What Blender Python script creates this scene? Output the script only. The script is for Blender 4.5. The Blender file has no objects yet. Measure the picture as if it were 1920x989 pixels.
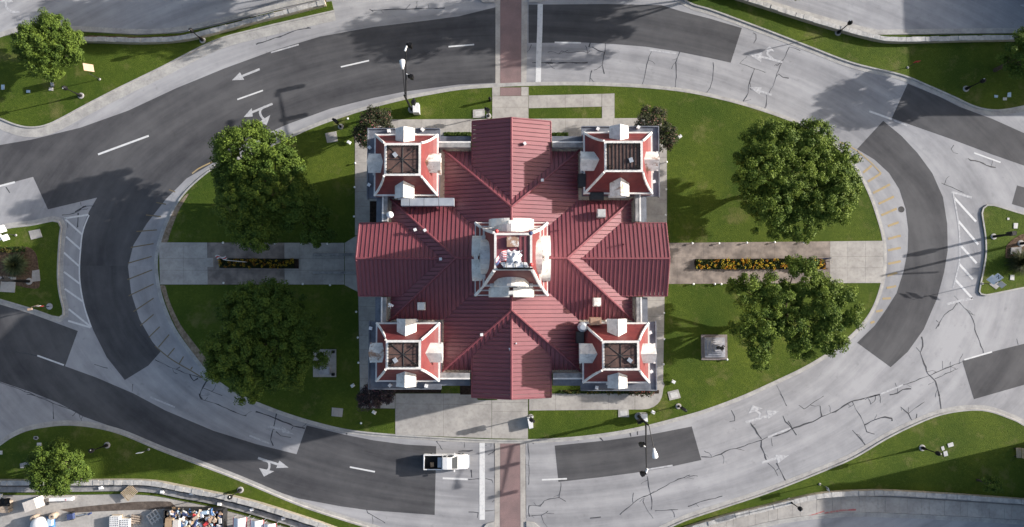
import bpy, math, random
import numpy as np
from mathutils import Vector, Matrix
SC = bpy.context.scene
COL = SC.collection
R = random.Random(7)
# ---------------- camera ----------------
H, F, TILT = 92.0, 1288.0, math.radians(3.3)
cd = bpy.data.cameras.new('camera'); cam = bpy.data.objects.new('camera', cd); COL.objects.link(cam)
cam.location = (0, 0, H); cam.rotation_euler = (TILT, 0, 0)
cd.sensor_width = 36; cd.lens = 36*F/1920; cd.clip_end = 3000; cd.clip_start = 1
SC.camera = cam
# ---------------- light ----------------
SUN_EL, SUN_AZ = math.radians(16.8), math.radians(13.0)
w = bpy.data.worlds.new('World'); SC.world = w; w.use_nodes = True
nt = w.node_tree
sky = nt.nodes.new('ShaderNodeTexSky'); sky.sky_type = 'NISHITA'; sky.sun_disc = False
sky.dust_density = 3.2; sky.sun_elevation = SUN_EL; sky.sun_rotation = math.pi/2-SUN_AZ
bgn = nt.nodes['Background']; bgn.inputs['Strength'].default_value = 0.115
nt.links.new(sky.outputs[0], bgn.inputs['Color'])
sd = bpy.data.lights.new('sun', 'SUN'); sd.energy = 4.9; sd.angle = math.radians(0.5); sd.color = (1.0, 0.955, 0.91)
so = bpy.data.objects.new('sun', sd); COL.objects.link(so)
SD = Vector((math.cos(SUN_AZ)*math.cos(SUN_EL), math.sin(SUN_AZ)*math.cos(SUN_EL), math.sin(SUN_EL)))
so.rotation_euler = (-SD).to_track_quat('-Z', 'Y').to_euler(); so.location = SD*200
SC.view_settings.view_transform = 'Standard'; SC.view_settings.look = 'None'
SC.view_settings.exposure = 0.90; SC.view_settings.gamma = 1
# ---------------- helpers ----------------
def at(px, py, z=0.0):
    u, v = px-960, 494.5-py
    dx, dy, dz = u, v*math.cos(TILT)+F*math.sin(TILT), v*math.sin(TILT)-F*math.cos(TILT)
    t = (z-H)/dz
    return Vector((dx*t, dy*t, z))
def xy(px, py, z=0.0):
    p = at(px, py, z); return (p.x, p.y)
def pp(s, z=0.0):
    "string 'x,y x,y' of photo points -> world xy"
    return [xy(*map(float, q.split(',')), z) for q in s.split()]
def zp(ox, oy, k, s, z=0.0):
    "the same, from an enlarged crop of the photo"
    out = []
    for q in s.split():
        a, b = map(float, q.split(',')); out.append(xy(ox+a/k, oy+b/k, z))
    return out
def spline(pts, step=0.6, closed=False):
    P = [Vector(p) for p in pts]; n = len(P); out = []
    for i in range(n if closed else n-1):
        if closed: a, b, c, d = P[i-1], P[i], P[(i+1) % n], P[(i+2) % n]
        else: a, b, c, d = P[max(i-1, 0)], P[i], P[i+1], P[min(i+2, n-1)]
        m = max(1, int((c-b).length/step))
        for k in range(m):
            t = k/m
            out.append(0.5*((2*b)+(c-a)*t+(2*a-5*b+4*c-d)*t*t+(3*b-a-3*c+d)*t**3))
    if not closed: out.append(P[-1])
    return [(p.x, p.y) for p in out]
def offset(pts, d, closed=False):
    n = len(pts); out = []
    for i in range(n):
        a = pts[i-1] if (closed or i > 0) else pts[i]
        b = pts[(i+1) % n] if (closed or i < n-1) else pts[i]
        tx, ty = b[0]-a[0], b[1]-a[1]; l = math.hypot(tx, ty) or 1
        out.append((pts[i][0]-ty/l*d, pts[i][1]+tx/l*d))
    return out
def wloc(o):
    v = Vector((0, 0, 0))
    while o is not None: v += o.location; o = o.parent
    return v
class MB:
    def __init__(s): s.v = []; s.f = []; s.mi = []; s.m = 0
    def add(s, vs, fs):
        o = len(s.v); s.v += [tuple(p) for p in vs]
        for f in fs: s.f.append([o+i for i in f]); s.mi.append(s.m)
        return s
    def box(s, c, d, rz=0, top=1.0, topy=None, bev=0):
        hx, hy, hz = d[0]/2, d[1]/2, d[2]/2; ty = top if topy is None else topy
        q = []
        ca, sa = math.cos(rz), math.sin(rz)
        for z, kx, ky in ((-hz, 1, 1), (hz, top, ty)):
            for x, y in ((-hx, -hy), (hx, -hy), (hx, hy), (-hx, hy)):
                x *= kx; y *= ky
                q.append((c[0]+x*ca-y*sa, c[1]+x*sa+y*ca, c[2]+z))
        return s.add(q, [(3, 2, 1, 0), (4, 5, 6, 7), (0, 1, 5, 4), (1, 2, 6, 5), (2, 3, 7, 6), (3, 0, 4, 7)])
    def sheet(s, poly, z): return s.add([(x, y, z) for x, y in ccw(poly)], [tuple(range(len(poly)))])
    def prism(s, poly, z0, z1):
        poly = ccw(poly); n = len(poly)
        return s.add([(x, y, z0) for x, y in poly]+[(x, y, z1) for x, y in poly],
                     [tuple(range(n, 2*n))]+[(i, (i+1) % n, n+(i+1) % n, n+i) for i in range(n)])
    def tube(s, pts, r, n=8, r1=None, cap=True):
        pts = [Vector(p) for p in pts]; m = len(pts); vs = []; fs = []
        for i, p in enumerate(pts):
            d = (pts[min(i+1, m-1)]-pts[max(i-1, 0)]).normalized()
            u = d.cross(Vector((0, 0, 1)) if abs(d.z) < .9 else Vector((1, 0, 0))).normalized(); w_ = d.cross(u)
            rr = r if r1 is None else r+(r1-r)*i/(m-1)
            for k in range(n):
                a = 2*math.pi*k/n; vs.append(p+u*(rr*math.cos(a))+w_*(rr*math.sin(a)))
        for i in range(m-1):
            for k in range(n): fs.append((i*n+k, (i+1)*n+k, (i+1)*n+(k+1) % n, i*n+(k+1) % n))
        if cap: fs.append(tuple(range(n))); fs.append(tuple((m-1)*n+k for k in reversed(range(n))))
        return s.add(vs, fs)
    def lathe(s, c, prof, n=12, sy=1.0):
        vs = []; fs = []
        for r, z in prof:
            for k in range(n):
                a = 2*math.pi*k/n; vs.append((c[0]+r*math.cos(a), c[1]+sy*r*math.sin(a), c[2]+z))
        for i in range(len(prof)-1):
            for k in range(n): fs.append((i*n+k, i*n+(k+1) % n, (i+1)*n+(k+1) % n, (i+1)*n+k))
        fs.append(tuple(reversed(range(n)))); fs.append(tuple((len(prof)-1)*n+k for k in range(n)))
        return s.add(vs, fs)
    def ribbon(s, pts, wd, z, jit=0):
        n = len(pts); ws = [wd*(1+jit*R.uniform(-1, 1))/2 for _ in range(n)]
        L_, R_ = [], []
        for i in range(n):
            a = pts[max(i-1, 0)]; b = pts[min(i+1, n-1)]
            tx, ty = b[0]-a[0], b[1]-a[1]; l = math.hypot(tx, ty) or 1
            L_.append((pts[i][0]-ty/l*ws[i], pts[i][1]+tx/l*ws[i], z)); R_.append((pts[i][0]+ty/l*ws[i], pts[i][1]-tx/l*ws[i], z))
        return s.add(L_+R_, [(i, n+i, n+i+1, i+1) for i in range(n-1)])
    def build(s, name, mats, parent=None, smooth=False, local=False):
        off = Vector((0, 0, 0)) if local or parent is None else wloc(parent)
        me = bpy.data.meshes.new(name)
        me.from_pydata([(p[0]-off.x, p[1]-off.y, p[2]-off.z) for p in s.v], [], s.f)
        if not isinstance(mats, (list, tuple)): mats = [mats]
        for m in mats: me.materials.append(m)
        if len(mats) > 1: me.polygons.foreach_set('material_index', s.mi)
        if smooth: me.polygons.foreach_set('use_smooth', [True]*len(s.f))
        me.update()
        o = bpy.data.objects.new(name, me); COL.objects.link(o)
        if parent is not None: o.parent = parent
        return o
def ccw(poly):
    a = sum(poly[i-1][0]*poly[i][1]-poly[i][0]*poly[i-1][1] for i in range(len(poly)))
    return list(poly) if a > 0 else list(reversed(poly))
def B(): return MB()
def thing(name, label, cat, loc=(0, 0, 0), rz=0, group=None):
    o = bpy.data.objects.new(name, None); COL.objects.link(o); o.location = loc; o.rotation_euler = (0, 0, rz)
    o.empty_display_size = .3
    return tag(o, label, cat, group)
def tag(o, label, cat, group=None):
    o['label'] = label; o['category'] = cat
    if group: o['group'] = group
    return o
def struct(o): o['kind'] = 'structure'; return o
def stuff(o): o['kind'] = 'stuff'; return o
def dup(root, loc, rz=0, label=None, sc=None):
    r = root.copy(); COL.objects.link(r); r.location = loc; r.rotation_euler = (0, 0, rz)
    if sc: r.scale = sc
    if label: r['label'] = label
    for ch in list(root.children):
        c = ch.copy(); COL.objects.link(c); c.parent = r
        for g in ch.children:
            d = g.copy(); COL.objects.link(d); d.parent = c
    return r
# ---------------- materials ----------------
class N:
    def __init__(s, name):
        s.m = bpy.data.materials.new(name); s.m.use_nodes = True; s.t = s.m.node_tree
        s.b = s.t.nodes['Principled BSDF']; s.geo = s.t.nodes.new('ShaderNodeNewGeometry'); s.P = s.geo.outputs['Position']
    def n(s, typ, **kw):
        x = s.t.nodes.new('ShaderNode'+typ)
        for k, v in kw.items(): setattr(x, k, v)
        return x
    def L(s, a, b): s.t.links.new(a, b)
    def noise(s, scale, detail=3, rough=.55, vec=None, dist=0):
        x = s.n('TexNoise'); x.inputs['Scale'].default_value = scale; x.inputs['Detail'].default_value = detail
        x.inputs['Roughness'].default_value = rough; x.inputs['Distortion'].default_value = dist
        s.L(vec or s.P, x.inputs['Vector']); return x.outputs['Fac']
    def ramp(s, f, a=.35, b=.65):
        x = s.n('MapRange'); x.inputs['From Min'].default_value = a; x.inputs['From Max'].default_value = b
        s.L(f, x.inputs['Value']); return x.outputs['Result']
    def mix(s, f, a, b, mode='MIX'):
        x = s.n('Mix', data_type='RGBA', blend_type=mode)
        for sock, v in ((x.inputs['Factor'], f), (x.inputs['A'], a), (x.inputs['B'], b)):
            if hasattr(v, 'is_output'): s.L(v, sock)
            elif isinstance(v, (int, float)): sock.default_value = v
            else: sock.default_value = (*v[:3], 1)
        return x.outputs['Result']
    def math(s, op, a, b=0.0):
        x = s.n('Math', operation=op)
        for i, v in enumerate((a, b)):
            if hasattr(v, 'is_output'): s.L(v, x.inputs[i])
            else: x.inputs[i].default_value = v
        return x.outputs[0]
    def bump(s, h, strength=.3, dist=.05):
        x = s.n('Bump'); x.inputs['Strength'].default_value = strength; x.inputs['Distance'].default_value = dist
        s.L(h, x.inputs['Height']); s.L(x.outputs[0], s.b.inputs['Normal'])
    def done(s, col, rough=.8, spec=.3, metal=0):
        if hasattr(col, 'is_output'): s.L(col, s.b.inputs['Base Color'])
        else: s.b.inputs['Base Color'].default_value = (*col, 1)
        s.b.inputs['Roughness'].default_value = rough; s.b.inputs['Specular IOR Level'].default_value = spec
        s.b.inputs['Metallic'].default_value = metal
        return s.m
def plain(name, c1, c2=None, scale=2.0, rough=.7, spec=.3, bump=0, fine=0, metal=0):
    n = N(name); c2 = c2 or tuple(x*.82 for x in c1)
    col = n.mix(n.ramp(n.noise(scale, 5)), c2, c1)
    if fine: col = n.mix(n.math('MULTIPLY', n.ramp(n.noise(fine, 4), .45, .75), .35), col, tuple(x*.55 for x in c2))
    if bump: n.bump(n.noise(scale*6, 4), bump, .03)
    return n.done(col, rough, spec, metal)
def road_mat(name, c_hi, c_lo, contrast=1.0, rough=.85):
    "asphalt, worn in streaks that follow the lanes round the oval island"
    n = N(name)
    sep = n.n('SeparateXYZ'); n.L(n.P, sep.inputs[0])
    x = n.math('DIVIDE', sep.outputs[0], 51.0); y = n.math('DIVIDE', n.math('SUBTRACT', sep.outputs[1], 5.0), 27.5)
    r = n.math('SQRT', n.math('ADD', n.math('MULTIPLY', x, x), n.math('MULTIPLY', y, y)))
    a = n.math('ARCTAN2', y, x)
    cmb = n.n('CombineXYZ'); n.L(n.math('MULTIPLY', r, 17.0), cmb.inputs[0]); n.L(n.math('MULTIPLY', a, 1.6), cmb.inputs[1])
    st = n.ramp(n.noise(1.0, 5, .6, cmb.outputs[0], .3), .3, .7)
    big = n.ramp(n.noise(.06, 4, .6), .3, .7)
    mid = n.ramp(n.noise(.5, 5, .65), .3, .7)
    cmb2 = n.n('CombineXYZ'); n.L(n.math('MULTIPLY', r, 55.0), cmb2.inputs[0]); n.L(n.math('MULTIPLY', a, 9.0), cmb2.inputs[1])
    fine = n.ramp(n.noise(1.0, 4, .6, cmb2.outputs[0], .2), .3, .7)
    f = n.math('ADD', n.math('MULTIPLY', st, .42), n.math('ADD', n.math('MULTIPLY', big, .30), n.math('ADD', n.math('MULTIPLY', mid, .18), n.math('MULTIPLY', fine, .10))))
    f = n.ramp(f, .28, .72)
    col = n.mix(f, c_lo, c_hi)
    spots = n.ramp(n.noise(.8, 5, .7), .60, .74)
    col = n.mix(n.math('MULTIPLY', spots, .40*contrast), col, tuple(v*.45 for v in c_lo))
    grain = n.noise(30, 3, .7)
    col = n.mix(n.math('MULTIPLY', n.ramp(grain, .35, .65), .12), col, tuple(min(1, v*1.5) for v in c_hi))
    n.bump(n.noise(25, 3, .7), .25, .02)
    return n.done(col, rough, .25)
M = {}
M['road'] = road_mat('worn_pale_asphalt', (.365, .362, .372), (.205, .205, .217))
M['asphalt'] = road_mat('dark_asphalt', (.098, .097, .101), (.044, .044, .049), .6)
M['concrete'] = plain('pale_concrete', (.44, .415, .385), (.33, .31, .29), .5, .85, .2, .15, 3.0)
M['kerb'] = plain('kerb_concrete', (.44, .425, .40), (.32, .31, .30), .8, .85, .2, .1, 3.5)
M['joint'] = plain('joint_dirt', (.07, .062, .055), None, 2, .9)
M['crack'] = plain('tar_sealant', (.055, .056, .064), None, 3, .6)
M['brown_concrete'] = plain('brown_stained_concrete', (.33, .28, .245), (.17, .145, .13), .7, .85, .2, .15, 2.0)  # stains, with the east walk's warm sunlight mixed into the brown
M['white_paint'] = None
def worn_paint(name, c, under, lo=.42, hi=.62, scale=3.0, k=.75):
    n = N(name); f = n.math('MULTIPLY', n.ramp(n.noise(scale, 6, .7), lo, hi), k)
    return n.done(n.mix(f, c, under), .7, .3)
M['white_paint'] = worn_paint('white_road_paint', (.62, .62, .62), (.34, .34, .36), .5, .72, 2.5, .6)
M['faded_paint'] = worn_paint('faded_road_paint', (.50, .50, .51), (.27, .27, .29), .38, .62, 3, .8)
M['arrow_paint'] = worn_paint('worn_arrow_paint', (.46, .46, .47), (.22, .22, .235), .45, .7, 3, .7)
M['yellow_paint'] = worn_paint('faded_yellow_paint', (.40, .29, .13), (.27, .25, .22), .4, .7, 2.5, .8)
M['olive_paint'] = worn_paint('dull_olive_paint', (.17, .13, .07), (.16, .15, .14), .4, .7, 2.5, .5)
M['red_paint'] = worn_paint('faded_red_paint', (.42, .10, .10), (.35, .28, .25), .4, .65, 2.5, .9)
def brick_mat():
    n = N('red_brick_paving'); b = n.n('TexBrick'); n.L(n.P, b.inputs['Vector']); b.inputs['Scale'].default_value = 4.5
    b.inputs['Color1'].default_value = (.31, .205, .20, 1); b.inputs['Color2'].default_value = (.26, .175, .17, 1); b.inputs['Mortar'].default_value = (.14, .10, .10, 1)
    b.inputs['Mortar Size'].default_value = .03
    col = n.mix(n.math('MULTIPLY', n.ramp(n.noise(.5, 4), .4, .75), .5), b.outputs['Color'], (.115, .095, .097))
    return n.done(col, .8, .25)
M['brick'] = brick_mat()
def grass_mat():
    n = N('mown_grass')
    a = n.ramp(n.noise(.09, 4, .6), .35, .65); b = n.ramp(n.noise(.6, 5, .7, None, .6), .3, .7); c = n.ramp(n.noise(2.6, 5, .75), .3, .7); d = n.ramp(n.noise(8, 4, .75), .3, .7)
    col = n.mix(a, (.038, .074, .010), (.150, .186, .026)); col = n.mix(n.math('MULTIPLY', b, .55), col, (.078, .118, .016))
    col = n.mix(n.math('MULTIPLY', c, .62), col, (.034, .060, .008)); col = n.mix(n.math('MULTIPLY', d, .45), col, (.028, .050, .008))
    hi = n.ramp(n.noise(3.4, 4, .7), .58, .75); col = n.mix(n.math('MULTIPLY', hi, .5), col, (.155, .19, .04))
    dry = n.ramp(n.noise(.28, 6, .72), .54, .72); col = n.mix(n.math('MULTIPLY', dry, .6), col, (.19, .165, .07))
    n.bump(n.noise(7, 4, .8), .8, .15)
    return n.done(col, .9, .1)
M['grass'] = grass_mat()
M['tan_dirt'] = plain('dry_tan_dirt', (.30, .24, .18), (.17, .13, .09), 2.5, .95, .1, .4)
M['yard_dirt'] = plain('damp_yard_dirt', (.15, .12, .10), (.085, .068, .058), 1.5, .95, .1, .4, 5)
M['soil'] = plain('mulch_soil', (.16, .105, .07), (.07, .045, .03), 4, .95, .1, .6)
M['dark_soil'] = plain('dark_mulch', (.045, .03, .024), (.02, .015, .012), 4, .95, .1, .5)
def leaf_mat(name, rough=.6, trans=.14):
    n = N(name); at_ = n.n('Attribute'); at_.attribute_name = 'Col'
    n.done(at_.outputs['Color'], rough, .12)
    tr = n.n('BsdfTranslucent'); n.L(at_.outputs['Color'], tr.inputs['Color'])
    mx = n.n('MixShader'); mx.inputs[0].default_value = trans
    out = [x for x in n.t.nodes if x.type == 'OUTPUT_MATERIAL'][0]
    n.L(n.b.outputs[0], mx.inputs[1]); n.L(tr.outputs[0], mx.inputs[2]); n.L(mx.outputs[0], out.inputs['Surface'])
    return n.m
M['leaf'] = leaf_mat('leaves'); M['petal'] = leaf_mat('flowers', .7, .2)
M['bark'] = plain('bark', (.10, .08, .06), (.05, .04, .03), 6, .95, .1, .8)
def roof_mat():
    n = N('red_metal_roof')
    col = n.mix(n.ramp(n.noise(.35, 5), .3, .7), (.150, .026, .038), (.190, .040, .052))
    col = n.mix(n.math('MULTIPLY', n.ramp(n.noise(1.5, 5, .7), .55, .8), .3), col, (.26, .10, .10))
    m = n.done(col, .6, .85)
    n.L(n.math('ADD', n.math('MULTIPLY', n.noise(1.2, 4), .16), .52), n.b.inputs['Roughness'])
    return m
M['roof'] = roof_mat()
M['mansard'] = plain('red_slate', (.185, .036, .034), (.135, .026, .028), 1.3, .6, .35, .15, 7)
M['trim'] = plain('white_trim', (.80, .78, .75), (.62, .60, .57), 1.5, .6, .3, .05, 4)
def dormer_mat(name, rust):
    n = N(name); col = n.mix(n.ramp(n.noise(1.1, 5, .7), .35, .7), (.80, .78, .74), (.52, .50, .47))
    col = n.mix(n.math('MULTIPLY', n.ramp(n.noise(2.6, 5, .75), .55, .68), .5), col, (.22, .20, .19))
    col = n.mix(n.math('MULTIPLY', n.ramp(n.noise(.8, 5, .75), .62-rust, .70-rust), .85), col, (.26, .125, .06))
    n.bump(n.noise(6, 4), .15, .03)
    return n.done(col, .6, .3)
M['dormer'] = dormer_mat('weathered_white_paint', -.06); M['rusty'] = dormer_mat('rust_stained_white_paint', .10)
M['rust_box'] = dormer_mat('badly_rusted_metal', .24)
M['deck'] = plain('brown_flat_roof', (.135, .080, .066), (.080, .050, .045), 1.2, .8, .25, .1, 5)
M['iron'] = plain('dark_iron', (.03, .03, .032), (.018, .018, .02), 4, .5, .4)
M['black'] = plain('black_enamel', (.007, .007, .008), (.012, .012, .013), 5, .5, .2)
M['cornice'] = plain('blue_grey_metal', (.19, .205, .235), (.105, .115, .14), .7, .5, .45, .1, 3)
M['coping'] = plain('stained_coping', (.36, .35, .34), (.17, .17, .175), 1.1, .7, .3, .1, 3)
M['limestone'] = plain('limestone', (.42, .37, .29), (.33, .29, .23), 1.2, .85, .2, .3, 4)
M['capstone'] = plain('pale_cap_stone', (.52, .50, .47), (.33, .325, .32), 1.6, .8, .2, .4, 4)
M['galv'] = plain('galvanised_steel', (.45, .48, .52), (.33, .36, .41), .8, .4, .5, 0, 0, .3)
M['white'] = plain('white_enamel', (.80, .80, .80), (.70, .70, .70), 1.5, .35, .5)
M['plate'] = plain('pale_plastic_lid', (.56, .55, .53), (.44, .43, .42), 3, .6, .3)
M['grey_box'] = plain('grey_metal', (.50, .50, .50), (.38, .38, .38), 2, .5, .4)
M['glass'] = plain('dark_glass', (.03, .035, .04), (.045, .05, .055), 1, .25, .25)
M['tyre'] = plain('rubber', (.02, .02, .02), None, 5, .8)
M['wood'] = plain('pale_timber', (.50, .40, .28), (.36, .28, .19), 3, .8, .2, .2)
M['card'] = plain('cardboard', (.42, .30, .19), (.32, .22, .14), 2, .85, .15)
M['blue'] = plain('blue_paint', (.08, .20, .42), (.05, .13, .30), 2, .5, .4)
M['lightblue'] = plain('pale_blue_plastic', (.42, .55, .68), None, 2, .5, .4)
M['tan'] = plain('tan_block', (.46, .37, .29), (.33, .26, .2), 3, .85, .2, .2)
M['fabric'] = plain('white_fabric', (.80, .80, .82), (.62, .62, .66), 2, .8, .2)
M['red'] = plain('red_enamel', (.55, .05, .05), None, 3, .5, .4)
M['orange'] = plain('orange_board', (.44, .31, .22), (.38, .26, .18), 3, .7, .3)
M['navy'] = plain('navy_cloth', (.05, .07, .16), None, 3, .8, .2)
M['marble'] = plain('grey_marble', (.42, .42, .44), (.28, .28, .31), 1.5, .5, .4, 0, 5)
M['granite'] = plain('brown_granite', (.26, .225, .21), (.18, .155, .15), 2, .7, .3, .1, 6)
M['bronze'] = plain('dark_bronze', (.04, .04, .045), (.02, .02, .025), 4, .4, .5)
M['cream'] = plain('cream_wrap', (.62, .57, .52), (.52, .48, .44), 2, .7, .3)
# ================= GROUND =================
road = struct(B().sheet([(-1500, -1500), (1500, -1500), (1500, 1500), (-1500, 1500)], 0).build('road', M['road']))
def child(mb, name, m, par=road): return mb.build(name, m, par)
PATCH = [
 # long dark resurfaced lane, north-west sweep
 pp("929,14 860,31 800,39 700,51 600,69 510,96 420,129 330,166 240,208 150,240 60,262 -80,286 -80,368 0,349 62,332 90,393 182,371 167,397 157,422 150,470 150,520 157,570 175,620 200,670 234,713 278,686 301,660 285,640 262,600 246,550 240,500 250,460 275,420 310,375 350,335 413,298 470,264 540,233 620,204 700,184 760,172 860,159 929,156"),
 pp("-90,545 0,567 146,621 122,687 180,708 250,738 310,770 400,808 480,833 556,852 575,798 640,814 700,826 760,834 818,837 815,966 690,957 640,950 560,935 480,910 400,880 300,836 200,797 155,781 110,756 60,736 0,716 -90,690"),
 pp("991,9 1010,9 1140,8 1240,10 1275,21 1330,35 1391,53 1370,118 1330,109 1270,97 1210,88 1150,83 1090,80 991,81"),
 pp("1656,227 1690,255 1720,287 1748,325 1768,370 1776,420 1777,470 1770,512 1757,560 1732,618 1702,660 1670,689 1607,643 1640,611 1662,580 1681,550 1694,510 1702,470 1703,432 1698,392 1686,355 1667,325 1640,300 1607,280"),
 pp("1702,157 1760,181 1800,201 1860,223 1920,250 2000,285 2000,345 1920,311 1860,290 1780,260 1672,222"),
 pp("1907,348 1990,372 1990,412 1920,390 1897,383"),
 pp("1804,677 1860,660 1920,645 2000,622 2000,700 1920,722 1826,749"),
 pp("1040,836 1140,826 1220,815 1297,800 1315,863 1250,877 1190,887 1120,896 1047,904"),
]
for poly in PATCH: child(B().sheet(poly, .004), 'asphalt_patch', M['asphalt'])
# cracks sealed with tar: uncountable thin lines, one object
CR = [(960,0,"145,330 130,365 110,390|265,388 290,380 345,403 370,380 420,392 470,385 530,383 560,395 575,378|578,320 572,350|595,350 640,375 690,392|692,320 688,380 675,440 672,480 685,550|590,525 575,605 570,630|1035,380 1015,420 995,510 985,560 968,625|1245,385 1230,430 1213,465 1220,520 1215,600 1210,655|1490,465 1495,530 1480,620 1440,700|1690,470 1740,490 1800,510 1880,540|1800,510 1780,560 1755,640 1750,690 1715,770 1800,795|1890,705 1890,760 1865,820|1790,245 1810,255 1810,290 1790,325|150,470 230,465 330,468 560,466|250,470 300,474"),
 (1440,0,"160,350 140,390 100,470 60,570 40,640 5,690|160,350 200,360 240,375|60,570 80,552 110,575 155,580"),
 (1440,500,"1380,220 1410,245 1370,315 1310,360 1245,465|1410,260 1480,330 1525,400 1535,470 1560,530 1600,640|1140,520 1148,590 1130,640 1160,720 1190,800 1240,850 1270,960|1100,600 1130,640|720,985 860,935 1000,880 1180,815 1320,755 1440,710|1240,835 1320,795 1410,760|900,950 960,940 1000,915 1060,905|65,880 90,930 115,985|1845,535 1855,580"),
 (1440,739,"95,0 140,90|0,320 100,300 200,250 330,205 400,170 500,130 590,70 700,35 840,0|110,160 130,205 180,260 210,305|150,200 180,255|385,90 400,165|230,85 265,110 340,60 410,15|625,55 650,110 700,190 715,230|715,230 790,190 870,170 920,180 920,200|715,230 730,280 790,300|985,95 1040,145 1075,205 1100,180 1105,150|1040,145 1110,95 1160,60|1270,0 1280,80 1285,125|625,270 680,330 730,390|0,515 50,560 75,610|65,515 100,590 135,655|25,330 30,385"),
 (960,739,"120,350 125,480 125,670|100,350 100,500 105,920|365,655 350,770|350,770 240,790 210,830 125,830 130,910|350,770 400,795|145,900 220,900 270,870|220,900 235,950 260,988|1005,610 1020,720 1040,790 1035,860|980,775 970,800 1010,870 1050,925|1405,465 1480,468 1550,445 1620,410 1700,395 1780,365 1850,345 1899,320|1850,345 1845,390 1870,440 1890,495|1770,215 1850,335|1625,120 1650,165 1650,200 1615,205|490,325 490,350|640,310 680,355|875,285 885,315|930,275 930,305|1060,865 1180,860 1230,855|1305,835 1400,800 1560,760|800,895 900,810 960,770 1040,735 1200,650 1320,600|580,920 660,915"),
 (480,739,"0,130 60,150 130,175 200,205 280,235 365,255|165,110 145,180 125,260 110,340 125,385|150,280 185,310 260,325|820,850 830,880 900,920 960,955|670,260 675,300|1595,560 1600,620|1575,635 1640,630 1655,632|1700,630 1750,640 1760,660|1770,340 1770,480 1775,940|1575,875 1650,880|1700,870 1770,862|1650,880 1640,920|1340,350 1740,352|1745,340 1743,395|1500,425 1610,420"),
 (0,739,"390,65 400,185|200,0 270,20 390,65 480,100 590,140 615,160 605,185|1480,0 1490,40 1560,60 1680,105 1760,145 1830,165"),
 (0,500,"1150,690 1250,740 1400,800 1490,825|1405,800 1440,850 1470,830|1540,830 1510,890 1480,960 1500,985|1500,900 1600,940 1650,960|700,725 800,755|0,860 100,895 270,960 350,985|985,870 980,930|0,600 60,620 150,640 280,662"),
 (0,250,"460,610 570,590 620,545 700,540|580,590 578,700|600,515 600,540|45,400 75,445|500,650 505,700|560,585 600,560 640,540"),
 (480,0,"410,208 300,225 200,265 0,330|840,70 870,88|860,80 1100,70 1400,62"),
 (1440,250,"1380,90 1360,120 1375,145 1410,155|1485,190 1500,200 1570,212 1620,240 1690,258|1285,370 1390,415 1450,440")]
cm = B(); k9 = 1899/480
for ox, oy, s in CR:
    for ln in s.split('|'):
        p = spline(zp(ox, oy, k9, ln), .5)
        p = [(a+R.uniform(-.05, .05), b+R.uniform(-.05, .05)) for a, b in p]
        cm.ribbon(p, R.choice([.07, .10, .14]), .008, .55)
        for q in range(int(len(p)*.22)):            # fine side branches
            k = R.randrange(len(p)-1); a0 = math.atan2(p[k+1][1]-p[k][1], p[k+1][0]-p[k][0])+R.choice([-1, 1])*R.uniform(.4, 1.4)
            tw = [p[k]]
            for _ in range(R.randint(2, 5)): a0 += R.uniform(-.5, .5); tw.append((tw[-1][0]+.28*math.cos(a0), tw[-1][1]+.28*math.sin(a0)))
            cm.ribbon(tw, R.uniform(.03, .07), .0095, .5)
stuff(child(cm, 'crack', M['crack']))
# lane dashes
for s, wd, m in [("184,290 279,255", .26, 'white_paint'), ("-30,357 28,342", .26, 'white_paint'), ("445,187 493,170", .2, 'white_paint'), ("639,126 692,114", .2, 'white_paint'), ("841,88 889,84", .2, 'white_paint'), ("1040,80 1089,81", .22, 'white_paint'), ("1218,94 1268,101", .22, 'faded_paint'), ("1630,209 1672,224", .26, 'white_paint'), ("1676,226 1700,236", .2, 'faded_paint'), ("1826,287 1876,305", .2, 'white_paint'), ("70,667 120,685", .2, 'white_paint'), ("282,745 328,764", .22, 'faded_paint'), ("468,817 505,832", .22, 'faded_paint'), ("656,876 703,885", .2, 'white_paint'), ("830,897 877,899", .24, 'white_paint'), ("1016,900 1063,898", .2, 'white_paint'), ("1213,881 1261,873", .2, 'faded_paint'), ("1808,675 1860,660", .2, 'white_paint'), ("1650,740 1693,722", .22, 'faded_paint'), ("1440,820 1482,803", .26, 'faded_paint'), ("508,99 560,84", .2, 'faded_paint')]:
    child(B().ribbon(pp(s), wd, .012), 'lane_dash', M[m])
for s, wd in [("1013,8 1012,60 1010,110 1009,156", .72), ("904,828 904,890 904,975", .72)]:
    child(B().ribbon(pp(s), wd, .016), 'stop_line', M['white_paint'])
# crosswalks: brick between concrete bands
for bx, c1, c2 in [("938,-40 978,-40 977,161 938,161", "929,-40 937.6,-40 937.6,163 929,163", "978.4,-40 990,-40 987,163 977.4,163"), ("938,824 975,824 976,1040 937,1040", "928,824 937.6,824 936.6,1040 927,1040", "975.4,824 985,824 986,1040 976.4,1040")]:
    child(B().sheet(pp(bx), .010), 'brick_crosswalk', M['brick'])
    for c in (c1, c2): child(B().sheet(pp(c), .010), 'crosswalk_band', M['concrete'])
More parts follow.
